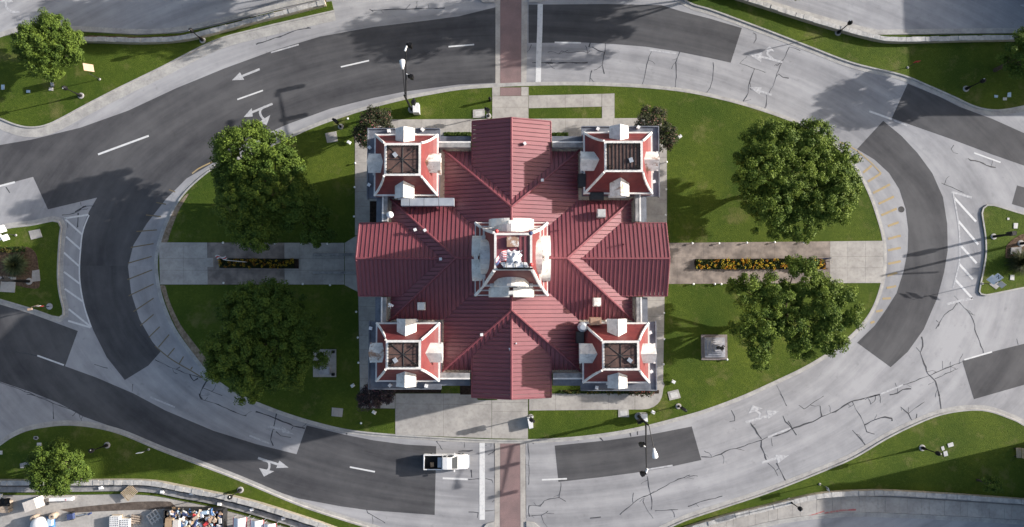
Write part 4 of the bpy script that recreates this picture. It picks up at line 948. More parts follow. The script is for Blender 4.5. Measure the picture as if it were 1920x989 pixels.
# ================= WALLS, STREET FURNITURE, VEHICLES =================
def retaining(label, s, hgt=.85, wd=.62, ln=1.05):
    e = spline(pp(s), .35); c = e[len(e)//2]
    t = thing('retaining_wall', label, 'wall', (c[0], c[1], 0), 0, 'limestone walls of the corner lawns')
    B().prism(offset(e, wd/2-.06)+offset(e, -wd/2+.06)[::-1], 0, hgt-.14).build('wall_body', M['limestone'], t)
    i = 0; st = max(2, int(round(ln/.35)))
    while i < len(e)-1:
        j = min(len(e)-1, i+st+R.choice([-1, 0, 0, 1])); q = e[i:j+1]
        if len(q) < 2: break
        q = [tuple(v) for v in q]
        def sh(a, b, f): return (a[0]+(b[0]-a[0])*f, a[1]+(b[1]-a[1])*f)
        q[0] = sh(q[0], q[1], .05); q[-1] = sh(q[-1], q[-2], .05)
        w_ = wd/2+R.uniform(-.05, .05)
        B().prism(offset(q, w_)+offset(q, -wd/2+R.uniform(-.04, .04))[::-1], hgt-.14, hgt+R.uniform(-.03, .05)).build('cap_stone', M['capstone'], t)
        # two courses of face stones on each side
        i = j
    # rough face stones
    for z0, z1, sd in ((.02, .36, 1), (.37, .70, 1), (.02, .36, -1), (.37, .70, -1)):
        i = R.choice([0, 1])
        while i < len(e)-2:
            j = min(len(e)-1, i+R.choice([2, 3, 3, 4])); a, b = Vector(e[i]), Vector(e[j]); d = (b-a); l = d.length
            nx, ny = -d.y/l*sd, d.x/l*sd; m = (a+b)/2
            FACE.box((m.x+nx*(wd/2-.03+R.uniform(-.02, .02)), m.y+ny*(wd/2-.03), (z0+z1)/2), (l-.03, .12, z1-z0-.02), math.atan2(d.y, d.x))
            i = j
    stuff(FACE.build('face_stone', M['limestone'], t)); FACE.__init__()
    return t
FACE = B()
retaining('pale limestone wall along the top left corner lawn', "150,77 200,78 260,80 320,78 365,72 420,58 480,42 540,27 612,9")
retaining('pale limestone wall along the top right corner lawn', "1345,-14 1400,4 1460,23 1520,42 1571,57 1620,70 1660,78 1720,78 1800,76 1880,75 1960,74")
retaining('weathered limestone wall between the bottom left lawn and the yard', "-40,903 60,903 150,903 230,902 290,904 340,913 400,925 440,933 480,943 520,955 560,968 600,981 660,1003")
retaining('limestone wall between the bottom right lawn and the sidewalk', "1280,993 1320,980 1380,963 1440,949 1480,939 1530,928 1590,923 1660,922 1740,926 1830,932 1960,942")
# ---- lamp posts ----
def ringpost(t, base, m='kerb', r=.36): B().lathe(base, [(r, -.02), (r, .06), (r*.72, .09)], 18).build('footing', M[m], t)
LAMPS = [(1729, 840, 'on the bottom right lawn beside two white plates'), (201, 835, 'beside the small tree on the bottom left lawn'), (152, 180, 'below the orange-backed sign on the top left lawn'), (380, 76, 'on the wall of the top left lawn'), (1571, 62, 'on the wall of the top right lawn'), (1811, 167, 'in the middle of the top right lawn'), (451, 919, 'at the narrow end of the bottom left lawn'), (1480, 940, 'on the wall above the lower right sidewalk')]
L0 = None
for x, y, s in LAMPS:
    b = at(x, y, .13); lab = 'black globe lamp post '+s
    if L0 is None:
        L0 = thing('lamp_post', lab, 'lamp post', b, 0, 'black lamp posts on the corner lawns')
        ringpost(L0, (b.x, b.y, b.z), r=.42)
        B().lathe(b, [(.22, .05), (.22, .5), (.14, .62), (.12, .95), (.075, 1.05), (.06, 3.0), (.09, 3.05)], 10).build('pole', M['black'], L0, True)
        B().lathe(b, [(.10, 3.02), (.24, 3.1), (.29, 3.3), (.29, 3.55), (.22, 3.74), (.08, 3.86), (.0, 3.95)], 12).build('lantern', M['black'], L0, True)
        B().lathe(b+Vector((.12, 0, 0)), [(.10, 3.6), (.11, 3.74), (.05, 3.82)], 8).build('lantern_glass', M['white'], L0)
    else: dup(L0, b, R.uniform(0, 6), lab)
# ---- small posts: short path lights ----
P0 = None
PL = [("420,456 517,457 567,458 615,458", 'white path light at the north edge of the west walk'), ("421,531 520,532 569,533 620,535", 'white path light at the south edge of the west walk'), ("1297,457 1347,457 1399,456 1451,455 1505,455", 'white path light at the north edge of the east walk'), ("1299,533 1351,533 1339,533", 'white path light at the south edge of the east walk'), ("666,352 665,407 667,307", 'white path light beside the north-west walk'), ("669,585 672,633 673,680", 'white path light beside the south-west walk'), ("1249,305 1248,356 1247,404", 'white path light beside the north-east walk'), ("1244,587 1244,636 1243,683", 'white path light beside the south-east walk'), ("1362,674", 'small white light at the corner of the stepped monument'), ("653,224", 'small white light in the grass left of the north-west shrub'), ("678,793", 'small white light on the shaded lawn near the south plaza')]
for s, lab in PL:
    qs = s.split(); qs.sort(key=lambda q: math.hypot(float(q.split(',')[0])-960, float(q.split(',')[1])-490)); base_lab = lab
    for k, q in enumerate(qs):
        x, y = map(float, q.split(',')); b = at(x, y, .13)
        if len(qs) > 1: lab = base_lab+', '+['nearest the courthouse', 'second from the courthouse', 'third from the courthouse', 'fourth from the courthouse', 'fifth from the courthouse'][k]
        if P0 is None:
            P0 = thing('path_light', lab, 'light', b, 0, 'path lights')
            B().lathe(b, [(.05, 0), (.05, .3)], 6).build('stem', M['grey_box'], P0); B().lathe(b, [(.14, .29), (.15, .34), (.05, .42), (0, .43)], 8).build('lamp_cap', M['white'], P0)
        else: dup(P0, b, 0, lab)
# flat flood lights on the lawns (tilted white boxes)
for x, y, lab in [(655, 268, 'white tilted floodlight on the lawn below a grey slab'), (662, 723, 'white tilted floodlight on the shaded lawn by the purple shrub'), (702, 773, 'white tilted floodlight on the shaded lawn near the south plaza'), (1224, 773, 'white tilted floodlight beside the south signal mast'), (1262, 716, 'white tilted floodlight on the lawn above a white-centred slab'), (1274, 257, 'white tilted floodlight on the bright lawn beside the north-east shrub')]:
    b = at(x, y, .13); t = thing('ground_floodlight', lab, 'floodlight', b, 0, 'floodlights on the lawn')
    B().box(b+Vector((0, 0, .1)), (.14, .14, .2)).build('bracket', M['grey_box'], t)
    B().box(b+Vector((0, 0, .3)), (.55, .42, .22), R.choice([.6, -.5]), .8).build('housing', M['white'], t)
# ---- service slabs and plates in the grass ----
def plate(name, poly, lab, cat='plate', m='marble', h=.18, inner=True, m2=None):
    q = pp(poly); c = Vector((sum(p[0] for p in q)/len(q), sum(p[1] for p in q)/len(q), 0))
    t = thing(name, lab, cat, (c.x, c.y, .13)); B().prism(q, .1, h).build('slab', M[m], t)
    if inner: B().prism([(c.x+(p[0]-c.x)*.62, c.y+(p[1]-c.y)*.62) for p in q], h-.02, h+.012).build('lid', M[m2 or m], t)
    return t
plate('utility_slab', "610,251 631,247 634,266 614,269", 'grey concrete slab on the north-west lawn beside a pedestal signal', 'slab', 'concrete')
plate('utility_slab', "623,764 644,766 642,782 622,780", 'grey concrete slab on the shaded south-west lawn near the kerb', 'slab', 'concrete')
plate('utility_slab', "55,434 76,430 81,445 60,450", 'pale concrete slab on the west corner lawn by the white signs', 'slab', 'concrete')
plate('utility_slab', "62,508 75,506 77,527 61,529", 'pale concrete slab in the west mulch bed beside the pole footing', 'slab', 'concrete')
plate('utility_slab', "1251,735 1271,730 1276,746 1255,751", 'white-centred slab on the lawn beyond the rounded walk corner', 'slab', 'kerb', .18, True, 'plate')
plate('utility_slab', "1159,768 1178,767 1179,782 1159,782", 'white-centred slab against the south walk', 'slab', 'kerb', .18, True, 'plate')
plate('utility_slab', "887,207 909,205 909,222 887,222", 'white-centred slab beside the north walk', 'slab', 'kerb', .2, True, 'plate')
plate('paving_pad', "-20,518 32,520 29,549 -20,546", 'concrete pad under the black traffic mast on the west corner lawn', 'pad', 'concrete', .18, False)
plate('junction_lid', "1775,832 1785,829 1787,836 1777,839", 'upper white plate right of the bottom right lamp post', 'plate', 'plate', .19, False)
plate('junction_lid', "1767,847 1774,845 1776,854 1769,856", 'lower white plate touching the bottom right lamp post', 'plate', 'plate', .19, False)
plate('junction_lid', "1763,838 1768,836 1770,843 1765,845", 'smallest white plate between two others on the bottom right lawn', 'plate', 'plate', .18, False)
plate('junction_lid', "1888,175 1894,174 1894,183 1887,183", 'pale green plate on the top right lawn', 'plate', 'lightblue', .19, False)
plate('junction_lid', "1879,184 1886,184 1886,189 1879,189", 'white plate on the top right lawn', 'plate', 'plate', .19, False)
plate('junction_lid', "1863,179 1870,180 1869,184 1863,184", 'small turquoise plate on the top right lawn', 'plate', 'lightblue', .18, False)
plate('junction_lid', "94,165 101,165 101,171 93,171", 'white plate under the small top left tree', 'plate', 'plate', .2, False)
plate('junction_lid', "96,155 102,156 103,163 97,163", 'grey plate touching the small top left tree', 'plate', 'grey_box', .2, False)
plate('junction_lid', "51,170 58,170 58,175 51,175", 'pale blue plate in the tree shadow on the top left lawn', 'plate', 'lightblue', .19, False)
plate('junction_lid', "4,160 10,160 10,169 4,169", 'pale green plate at the left edge of the top left lawn', 'plate', 'lightblue', .19, False)
plate('junction_lid', "1899,419 1907,419 1906,429 1899,429", 'white plate above the black signal on the east corner lawn', 'plate', 'plate', .19, False)
plate('junction_lid', "1893,516 1900,516 1900,526 1892,525", 'white plate right of the route sign on the east corner lawn', 'plate', 'plate', .19, False)
plate('junction_lid', "1887,409 1891,409 1891,413 1887,413", 'tiny white plate near the top of the east corner lawn', 'plate', 'plate', .18, False)
plate('junction_lid', "71,830 79,830 79,836 71,836", 'white plate at the top edge of the round bottom left tree', 'plate', 'plate', .19, False)
plate('junction_lid', "0,845 6,845 6,852 0,852", 'white plate at the left edge of the bottom left lawn', 'plate', 'plate', .19, False)
plate('marker_stone', "40,869 52,866 59,868 56,873 48,877 41,877", 'pale broken stone left of the round bottom left tree', 'stone', 'kerb', .3, False)
plate('marker_stone', "1893,465 1912,464 1914,475 1892,478", 'grey flat stone in the east mulch bed', 'stone', 'coping', .32, False)
plate('drain_ring', "65,818 72,818 74,822 70,825 64,823", 'pale ring drain on the bottom left lawn', 'drain', 'kerb', .16, True, 'iron')
# memorial slab with two bronze posts, south-west
t = thing('memorial_slab', 'grey memorial slab with a marble tablet and two dark posts under the south-west tree', 'memorial', at(610, 681, .13))
B().prism(pp("588,655 631,655 631,707 588,707"), .1, .22).build('slab', M['concrete'], t)
B().prism(pp("601,687 620,687 620,702 601,702"), .22, .62).build('tablet', M['marble'], t)
for x, y in ((626, 660), (626, 702)): p = at(x, y, 0); B().box((p.x, p.y, .45), (.36, .36, .5), 0, .85).build('post', M['black'], t)
# stepped monument
t = thing('monument', 'stepped square granite monument carrying a dark figure on the south-east lawn', 'monument', at(1338, 651, .13))
m0 = at(1338.5, 651.5, 0)
for i, (s, h0, h1, m, ox) in enumerate([(3.5, .1, .24, 'granite', 0), (2.7, .24, .5, 'marble', .02), (2.1, .5, .76, 'marble', .05), (1.55, .76, 1.05, 'marble', .1), (1.0, 1.05, 1.6, 'marble', .14)]):
    B().box((m0.x+ox, m0.y, (h0+h1)/2), (s, s*.97, h1-h0), 0, .93 if i > 2 else .985).build('step', M[m], t)
c = Vector((m0.x+.15, m0.y+.05, 1.6)); st_ = B()
st_.lathe(c, [(.34, 0), (.3, .12), (.2, .2), (.22, .7), (.26, 1.1), (.3, 1.45), (.2, 1.62), (.09, 1.7), (.13, 1.82), (.14, 1.95), (.06, 2.06)], 9, .75)
st_.tube([c+Vector((0, .22, 1.5)), c+Vector((.2, .34, 1.2)), c+Vector((.45, .22, 1.15))], .08, 6); st_.tube([c+Vector((0, -.22, 1.5)), c+Vector((.1, -.36, 1.15)), c+Vector((.2, -.3, .8))], .08, 6)
st_.build('figure', M['bronze'], t, True)
# ---- traffic signal masts ----
def head(mb, p, a=0):
    mb.box(p, (.42, .42, 1.1), a); 
    for k in (-.34, 0, .34): mb.tube([Vector(p)+Vector((math.cos(a)*.2, math.sin(a)*.2, k)), Vector(p)+Vector((math.cos(a)*.48, math.sin(a)*.48, k-.03))], .15, 8)
def mast(lab, base, p5, end, lampz, lamp, heads, box):
    b = at(*base, .13); t = thing('signal_mast', lab, 'traffic signal', b, 0, 'traffic signal masts over the road')
    B().lathe(b, [(.5, -.02), (.5, .08), (.42, .12)], 18).build('footing', M['kerb'], t)
    B().tube([b, Vector((b.x, b.y, 6.6))], .19, 10, .11).build('pole', M['black'], t)
    B().tube([Vector((b.x, b.y, 5.2)), at(*end, 5.6)], .11, 8, .06).build('mast_arm', M['black'], t)
    B().tube([Vector((b.x, b.y, 6.4)), at(*p5, 7.0), at(*lamp, 7.6)], .06, 7, .045).build('lamp_arm', M['black'], t)
    l = at(*lamp, 7.6); d = (l-at(*p5, 7.0)); d.z = 0; d.normalize(); lb = B()
    lb.tube([l-d*.1, l+d*.25, l+d*.7, l+d*1.05, l+d*1.2], .12, 10); 
    for i, r in enumerate([.12, .2, .34, .36, .16]):
        for k in range(10):
            v = lb.v[i*10+k]; ctr = [l-d*.1, l+d*.25, l+d*.7, l+d*1.05, l+d*1.2][i]; q = Vector(v)-ctr; q *= r/.12; q.z *= .45; lb.v[i*10+k] = tuple(ctr+q)
    lb.build('luminaire', M['white'], t, True)
    for x, y, z, a in heads:
        hb = B(); head(hb, at(x, y, z), a); h = hb.build('signal_head', M['black'], t)
    e = at(*end, 5.6); B().tube([e+Vector((-.12, -.3, .05)), e+Vector((.12, .35, .1))], .13, 8).build('detector', M['white'], t)
    B().tube([at(*end, 5.6)+(Vector((b.x, b.y, 5.2))-e)*.5, at(heads[1][0], heads[1][1], 5.5)], .07, 6).build('bracket', M['white'], t)
    return t
mast('black signal mast with a white lamp reaching over the north road', (772, 206), (759, 176), (761, 92), 0, (755, 129), [(770, 86, 5.3, 2.9), (772, 145, 5.2, 2.9), (775, 193, 3.6, 1.2)], 0)
mast('black signal mast with a white lamp reaching over the south road', (1197, 781), (1217, 799), (1212, 884), 0, (1226, 842), [(1204, 889, 5.4, .3), (1202, 834, 5.3, .3), (1198, 791, 3.4, .2)], 0)
# cabinets
for s, lab, hh in [("773,193 785,193 786,212 774,212", 'pale grey control cabinet beside the north signal mast', 1.3), ("1201,776 1214,776 1215,792 1209,790 1202,786", 'pale grey control cabinet beside the south signal mast', 1.2), ("988,783 999,780 1000,803 992,805", 'white cabinet beside the pedestal signal at the south walk', .9)]:
    q = pp(s, hh); c = (sum(p[0] for p in q)/len(q), sum(p[1] for p in q)/len(q), .13)
    t = thing('control_cabinet', lab, 'cabinet', c, 0, 'signal control cabinets'); B().prism(q, .1, hh).build('body', M['grey_box'], t)
    B().prism([(c[0]+(p[0]-c[0])*.9, c[1]+(p[1]-c[1])*.9) for p in q], hh, hh+.06).build('lid', M['white'], t)
# pedestal signals
for (x, y), (hx, hy), lab in [((639, 238), (634, 231), 'black pedestal signal on a round footing on the north-west lawn'), ((1272, 762), (1279, 769), 'black pedestal signal on a round footing on the south-east lawn'), ((995, 782), (990, 787), 'black pedestal signal beside the south walk'), ((916, 218), (912, 210), 'black pedestal signal at the tip of the north gable')]:
    b = at(x, y, .13); t = thing('pedestal_signal', lab, 'traffic signal', b, 0, 'pedestal signals on the island')
    ringpost(t, b, 'kerb', .38); B().lathe(b, [(.18, .05), (.16, .3), (.06, .4), (.06, 2.9)], 8).build('pole', M['black'], t)
    hb = B(); head(hb, (b.x, b.y+.05, 2.6), 2.5 if x < 960 else -.6); hb.build('signal_head', M['black'], t)
b = at(919, 189, .13); t = thing('bollard_light', 'black bollard beside the north walk casting a long shadow', 'bollard', b)
B().lathe(b, [(.16, 0), (.14, .9), (.2, .95), (.2, 1.1), (.1, 1.2)], 10).build('post', M['black'], t); B().lathe(b, [(.12, 1.2), (.02, 1.3)], 8).build('cap', M['black'], t)
# big poles at the left and right edge
def pole(lab, base, h, parts, foot=.46):
    b = at(*base, .13); t = thing('signal_pole', lab, 'signal pole', b, 0, 'tall poles on the side islands')
    ringpost(t, b, 'kerb', foot); B().tube([b, Vector((b.x, b.y, h))], .2, 10, .12).build('pole', M['black'], t); return t, b
t, b = pole('thick black mast pole on a round footing in the west mulch bed', (55, 528), 5.6, 0)
hb = B(); head(hb, (b.x-.15, b.y+.1, 4.2), 2.0); hb.build('signal_head', M['black'], t); B().tube([(b.x, b.y, 5.4), (b.x-.6, b.y-9, 5.6)], .1, 7).build('mast_arm', M['black'], t)
t, b = pole('black signal pole with a box head on the east corner lawn', (1863, 444), 3.0, 0, .4)
hb = B(); head(hb, (b.x+.1, b.y+.15, 3.2), 0.2); hb.box((b.x+.35, b.y+.1, 3.0), (.7, .5, .8)); hb.build('signal_head', M['black'], t); B().box((b.x+.2, b.y, 1.6), (.3, .05, .4), .5).build('push_button', M['white'], t)
t, b = pole('black mast pole in the mulch bed at the right edge', (1914, 457), 6, 0); B().tube([(b.x, b.y, 5.6), (b.x+8, b.y+.6, 6)], .1, 7).build('mast_arm', M['black'], t)
# ---- signs ----
def signpost(lab, base, h, name='road_sign', foot=.16, fm='kerb'):
    b = at(*base, .13); t = thing(name, lab, 'sign', b); ringpost(t, b, fm, foot)
    B().tube([b, Vector((b.x, b.y, h))], .045, 6).build('post', M['iron'], t); return t, b
def panel(t, c, w_, h_, yaw, m, tilt=0, name='sign_panel'):
    "upright panel: centre, width, height, facing yaw"
    ca, sa = math.cos(yaw), math.sin(yaw); u = Vector((-sa, ca, 0)); n = Vector((ca*math.cos(tilt), sa*math.cos(tilt), math.sin(tilt))); v = n.cross(u)*-1 if False else u.cross(n)*-1
    c = Vector(c); q = []
    for k in (-.015, .015):
        for a, b_ in ((-1, -1), (1, -1), (1, 1), (-1, 1)): q.append(c+n*k+u*(a*w_/2)+v*(b_*h_/2))
    return B().add(q, [(3, 2, 1, 0), (4, 5, 6, 7), (0, 1, 5, 4), (1, 2, 6, 5), (2, 3, 7, 6), (3, 0, 4, 7)]).build(name, M[m], t), (c, u, v, n)
def text(s, c, u, v, n, size, m, parent):
    cu = bpy.data.curves.new('lettering', 'FONT'); cu.body = s; cu.size = size; cu.align_x = 'CENTER'; cu.align_y = 'CENTER'; cu.extrude = .004
    tmp = bpy.data.objects.new('lettering', cu); COL.objects.link(tmp)
    me = bpy.data.meshes.new_from_object(tmp.evaluated_get(bpy.context.evaluated_depsgraph_get())); bpy.data.objects.remove(tmp)
    off = wloc(parent); mb = B()
    mb.v = [tuple(c+u*p.co.x+v*p.co.y+n*(.03+p.co.z)) for p in me.vertices]; mb.f = [list(p.vertices) for p in me.polygons]; mb.mi = [0]*len(mb.f)
    return mb.build('lettering', M[m], parent)
t, b = signpost('sign with a pale orange back beside the small top left tree', (187, 149), 2.6)
pc = at(166, 127, 2.7); B().tube([Vector((b.x, b.y, 2.3)), at(173, 137, 2.4)], .04, 6).build('arm', M['iron'], t)
panel(t, pc, 1.0, 1.3, math.radians(12), 'orange', .6)
t, b = signpost('thin sign seen edge-on, red and white, on the top right lawn', (1702, 127), 2.2); panel(t, (b.x+.1, b.y+.1, 2.1), .7, .7, math.radians(95), 'red')
t, b = signpost('thin sign seen edge-on, pale pink, on the bottom left lawn', (279, 843), 2.2); panel(t, (b.x-.1, b.y, 2.1), .75, .7, math.radians(97), 'white')
t, b = signpost('small sign with a blue-grey plate by the lower right wall', (1537, 908), 2.3); panel(t, (b.x+.1, b.y-.1, 2.2), .55, .8, math.radians(20), 'galv')
t, b = signpost('pole with tilted red and white plates on a round footing, west corner', (93, 575), 3.2, foot=.42, fm='marble')
for k, (m, z) in enumerate((('red', 1.9), ('white', 2.4), ('orange', 2.9))): panel(t, (b.x-.05, b.y+.02+.03*k, z), .7, .45, math.radians(95+4*k), m, .25)
B().box((b.x-.4, b.y-.35, 3.3), (.6, .3, .1), .2).build('lamp_plate', M['orange'], t)
# route sign with four plates on the east corner
t, b = signpost('post with a crowd of tilted blue-white route plates on the east corner lawn', (1842, 532), 2.9, 'route_sign')
B().tube([Vector((b.x, b.y, 2.3)), at(1876, 527, 2.6)], .045, 6).build('cross_bar', M['iron'], t)
yaw = math.radians(-128)
for (x, y, w_, h_, m, z, s_) in [(1862, 525, 1.15, .95, 'white', 2.7, ''), (1872, 520, .95, .7, 'white', 3.2, 'N'), (1878, 534, .85, .7, 'cream', 2.3, '')]:
    pn, (c, u, v, n) = panel(t, at(x, y, z), w_, h_, yaw, m, .95)
    if s_: text(s_, c, u, v, n, .62, 'black', pn)
plate('paving_pad', "1853,533 1864,526 1876,534 1866,543", 'pale pad on the grass under the route plates', 'pad', 'kerb', .17, False)
t, b = signpost('post with four bright white sign plates at the left edge', (30, 441.5), 2.4, 'route_sign')
B().tube([Vector((b.x, b.y, 2.1)), at(-5, 440, 2.4)], .045, 6).build('cross_bar', M['iron'], t)
for (x, y, w_, h_) in [(3, 430, .95, .9), (10, 446, .8, .8), (-2, 446, .8, .8), (-14, 432, .9, .9)]: panel(t, at(x, y, 2.5), w_, h_, math.radians(30), 'white', .95)
# historical markers on posts beside the flower beds
t, b = signpost('dark marker on a thin post at the east end of the sunlit flower bed', (1530, 490), 1.5, 'marker_sign'); panel(t, at(1558, 491, 1.6), .5, .7, 0, 'iron', .9); B().tube([Vector((b.x, b.y, 1.2)), at(1556, 491, 1.5)], .04, 5).build('arm', M['iron'], t); B().tube([at(1540, 486, 1), at(1559, 484, 1.4)], .07, 6).build('hanger', M['navy'], t)
t = thing('flag_banner', 'small red and white flag on a slanted white pole over the west flower bed', 'flag', at(464, 492, .2))
B().lathe(at(464, 492, .15), [(.16, 0), (.12, .2), (.05, .3)], 8).build('socket', M['white'], t)
B().tube([at(464, 492, .4), at(422, 488, 2.6)], .05, 6).build('pole', M['white'], t)
w_ = B(); a0 = at(414, 484, 2.7)
for i in range(6):
    for j in range(4): w_.v.append((a0.x-.75+i*.27, a0.y+.16*math.sin(i*1.3)-j*.12+.25, 2.75-.25*j+.08*math.sin(i+j)))
for i in range(5):
    for j in range(3): w_.f.append([i*4+j, i*4+j+1, (i+1)*4+j+1, (i+1)*4+j]); w_.mi.append(1 if j == 1 else 0)
w_.build('cloth', [M['fabric'], M['red']], t)
plate('marker_slab', "386,484 401,484 401,501 386,501", 'pale square slab west of the shaded flower bed', 'slab', 'concrete', .2)
t = thing('bench', 'brown wooden bench near the right edge of the bottom right lawn', 'bench', at(1905, 850, .13)); b = at(1905, 848, .13)
for i in range(3): B().box((b.x-.22+.22*i, b.y, .62), (.18, 1.3, .06)).build('seat_slat', M['wood'], t)
for s in (-.5, .5): B().box((b.x, b.y+s, .36), (.55, .1, .46)).build('leg', M['iron'], t)
B().box((b.x+.36, b.y, .92), (.08, 1.3, .4)).build('backrest', M['wood'], t)
# ---- pickup truck ----
t = thing('pickup_truck', 'white crew-cab pickup truck with an open black bed on the south road', 'truck', at(838, 866, 0))
c = at(838.5, 866.5, .9); TX, TY = c.x, c.y
def T(x, y, z): return (TX+x, TY+y, z)
def loft(secs, sh=.72):
    "secs: list of (x, halfwidth, z0, z1, top halfwidth)"
    mb = B(); vs = []; fs = []
    for x, hw, z0, z1, tw in secs: vs += [T(x, -hw, z0), T(x, hw, z0), T(x, hw, z0+(z1-z0)*sh), T(x, tw, z1), T(x, -tw, z1), T(x, -hw, z0+(z1-z0)*sh)]
    for i in range(len(secs)-1):
        for k in range(6): fs.append((i*6+k, i*6+(k+1) % 6, i*6+6+(k+1) % 6, i*6+6+k))
    fs.append(tuple(range(5, -1, -1))); fs.append(tuple((len(secs)-1)*6+k for k in range(6)))
    return mb.add(vs, fs)
# hood and lower cab
loft([(-.62, .97, .45, 1.12, .93), (1.0, .97, .45, 1.14, .92), (1.25, .97, .45, 1.16, .90), (2.3, .94, .45, 1.08, .84), (2.62, .88, .45, 1.0, .76), (2.80, .74, .5, .86, .60)]).build('body', M['white'], t)
loft([(-.62, .90, 1.11, 1.72, .72), (-.5, .90, 1.12, 1.84, .76), (.1, .90, 1.12, 1.88, .76), (.55, .90, 1.13, 1.85, .74), (.70, .90, 1.13, 1.76, .74), (1.40, .88, 1.13, 1.16, .82)], .25).build('cab', M['white'], t)
B().add([T(.70, -.70, 1.785), T(.70, .70, 1.785), T(1.38, .82, 1.20), T(1.38, -.82, 1.20)], [(0, 3, 2, 1)]).build('windscreen', M['glass'], t)
for s in (-1, 1):
    for x0, x1 in ((-.42, .02), (.12, .78)):
        f = [T(x0, s*.80, 1.77), T(x1-.1, s*.80, 1.75), T(x1+(.22 if x0 > 0 else 0), s*.925, 1.30), T(x0, s*.925, 1.30)]
        B().add(f, [(0, 1, 2, 3) if s < 0 else (3, 2, 1, 0)]).build('side_window', M['glass'], t)
    B().box(T(.98, s*1.08, 1.22), (.16, .24, .18)).build('mirror', M['white'], t)
    B().box(T(-1.85, s*.92, .82), (2.4, .12, .74)).build('bed_side', M['white'], t)
    B().box(T(2.74, s*.62, .78), (.12, .3, .16)).build('headlight', M['galv'], t)
    B().box(T(-3.03, s*.86, .82), (.06, .14, .34)).build('tail_light', M['red'], t)
    for x in (-1.9, 1.75):
        wb = B(); wb.tube([T(x, s*.78, .38), T(x, s*.99, .38)], .38, 16); wh = wb.build('wheel', M['tyre'], t)
        B().tube([T(x, s*.96, .38), T(x, s*1.0, .38)], .2, 10).build('rim', M['galv'], wh)
B().box(T(-1.85, 0, .54), (2.38, 1.72, .1)).build('bed_floor', M['black'], t)
for s in (-1, 1): B().box(T(-1.85, s*.83, .84), (2.3, .06, .6)).build('bed_liner', M['black'], t)
B().box(T(-3.0, 0, .82), (.1, 1.72, .72)).build('tailgate', M['white'], t)
B().box(T(-.68, 0, .86), (.1, 1.7, .6)).build('bulkhead', M['black'], t)
B().box(T(-3.12, 0, .5), (.16, 1.8, .2)).build('bumper', M['galv'], t); B().box(T(2.86, 0, .5), (.14, 1.6, .2)).build('bumper', M['galv'], t)
tb = B().box(T(-.97, .0, .95), (.5, 1.3, .62)).build('tool_box', M['galv']); tag(tb, 'grey tool box across the front of the pickup bed', 'tool box')
bx = B().box(T(-1.98, -.38, .74), (.42, .56, .3), .1).build('carton', M['card']); tag(bx, 'small pale carton lying in the black pickup bed', 'carton')
# ---- building yard, lower left ----
def yb(x, y, z=0): return at(x, y, z)
t = thing('wrapped_crate', 'large pale wrapped crate standing in the building yard', 'crate', yb(66, 948)); p = yb(64, 945, .9)
B().box((p.x, p.y, .92), (1.6, 1.35, 1.75), .35, .98).build('wrap', M['cream'], t); B().tube([(p.x+1.25, p.y-.2, .1), (p.x+1.25, p.y-.2, .25)], .2, 10).build('hose_reel', M['iron'], t)
t = thing('block_stack', 'stack of tan blocks half under a black sheet at the left edge', 'blocks', yb(15, 946)); p = yb(15, 947)
for i in range(3):
    for j in range(3):
        for k in range(2): B().box((p.x-.55+.5*i, p.y-.55+.5*j, .25+.42*k), (.46, .46, .4), R.uniform(-.15, .15)).build('block', M['tan'], t)
q = B(); 
for i in range(6):
    for j in range(5): q.v.append((p.x-.5+.28*i, p.y+.1+.24*j, .98+.12*math.sin(i*2+j)-(.3 if j == 4 else 0)))
for i in range(5):
    for j in range(4): q.f.append([i*5+j, (i+1)*5+j, (i+1)*5+j+1, i*5+j+1]); q.mi.append(0)
q.build('sheet', M['black'], t)
p = yb(114, 936.5, .4); t = thing('white_trough', 'long white box lying in the building yard', 'box', (p.x, p.y, 0)); B().box((p.x, p.y, .26), (3.0, .42, .5), .04).build('body', M['white'], t); B().box((p.x+.7, p.y-.05, .52), (.12, .14, .03)).build('label_patch', M['red'], t)
p = yb(134, 968, .4); t = thing('tow_trailer', 'small dark trailer with a long grey drawbar in the building yard', 'trailer', (p.x, p.y, 0))
B().box((p.x, p.y, .5), (.75, .7, .5), .15).build('body', M['navy'], t); B().tube([(p.x+.3, p.y, .4), (p.x+2.4, p.y+.3, .35)], .07, 6).build('drawbar', M['galv'], t); B().box((p.x+2.4, p.y+.32, .45), (.4, .25, .3), .4).build('hitch', M['navy'], t)
for s in (-1, 1): B().tube([(p.x, p.y+s*.38, .25), (p.x, p.y+s*.5, .25)], .25, 10).build('wheel', M['tyre'], t)
p = yb(76, 983, .8); t = thing('water_tank', 'white domed tank on a blue frame at the bottom edge of the yard', 'tank', (p.x, p.y, 0))
B().box((p.x, p.y, .35), (2.9, 1.5, .6)).build('frame', M['blue'], t); B().lathe((p.x-.05, p.y-.1, .6), [(1.05, 0), (1.05, .6), (.85, .85), (.4, 1.0), (0, 1.03)], 18).build('tank', M['white'], t, True); B().box((p.x+1.25, p.y+.25, .75), (.5, .9, .5)).build('pump', M['lightblue'], t)
for x, y, lab in [(65, 972, 'tan barrel left of the white domed tank'), (100, 968, 'tan barrel right of the white domed tank')]:
    p = yb(x, y, .6); tt = thing('barrel', lab, 'barrel', (p.x, p.y, 0), 0, 'tan barrels by the tank'); B().lathe((p.x, p.y, 0), [(.38, 0), (.42, .3), (.42, .7), (.38, 1.0), (.3, 1.02)], 12).build('body', M['tan'], tt); B().lathe((p.x+.1, p.y+.05, 1.02), [(.1, 0), (.1, .05)], 8).build('bung', M['iron'], tt)
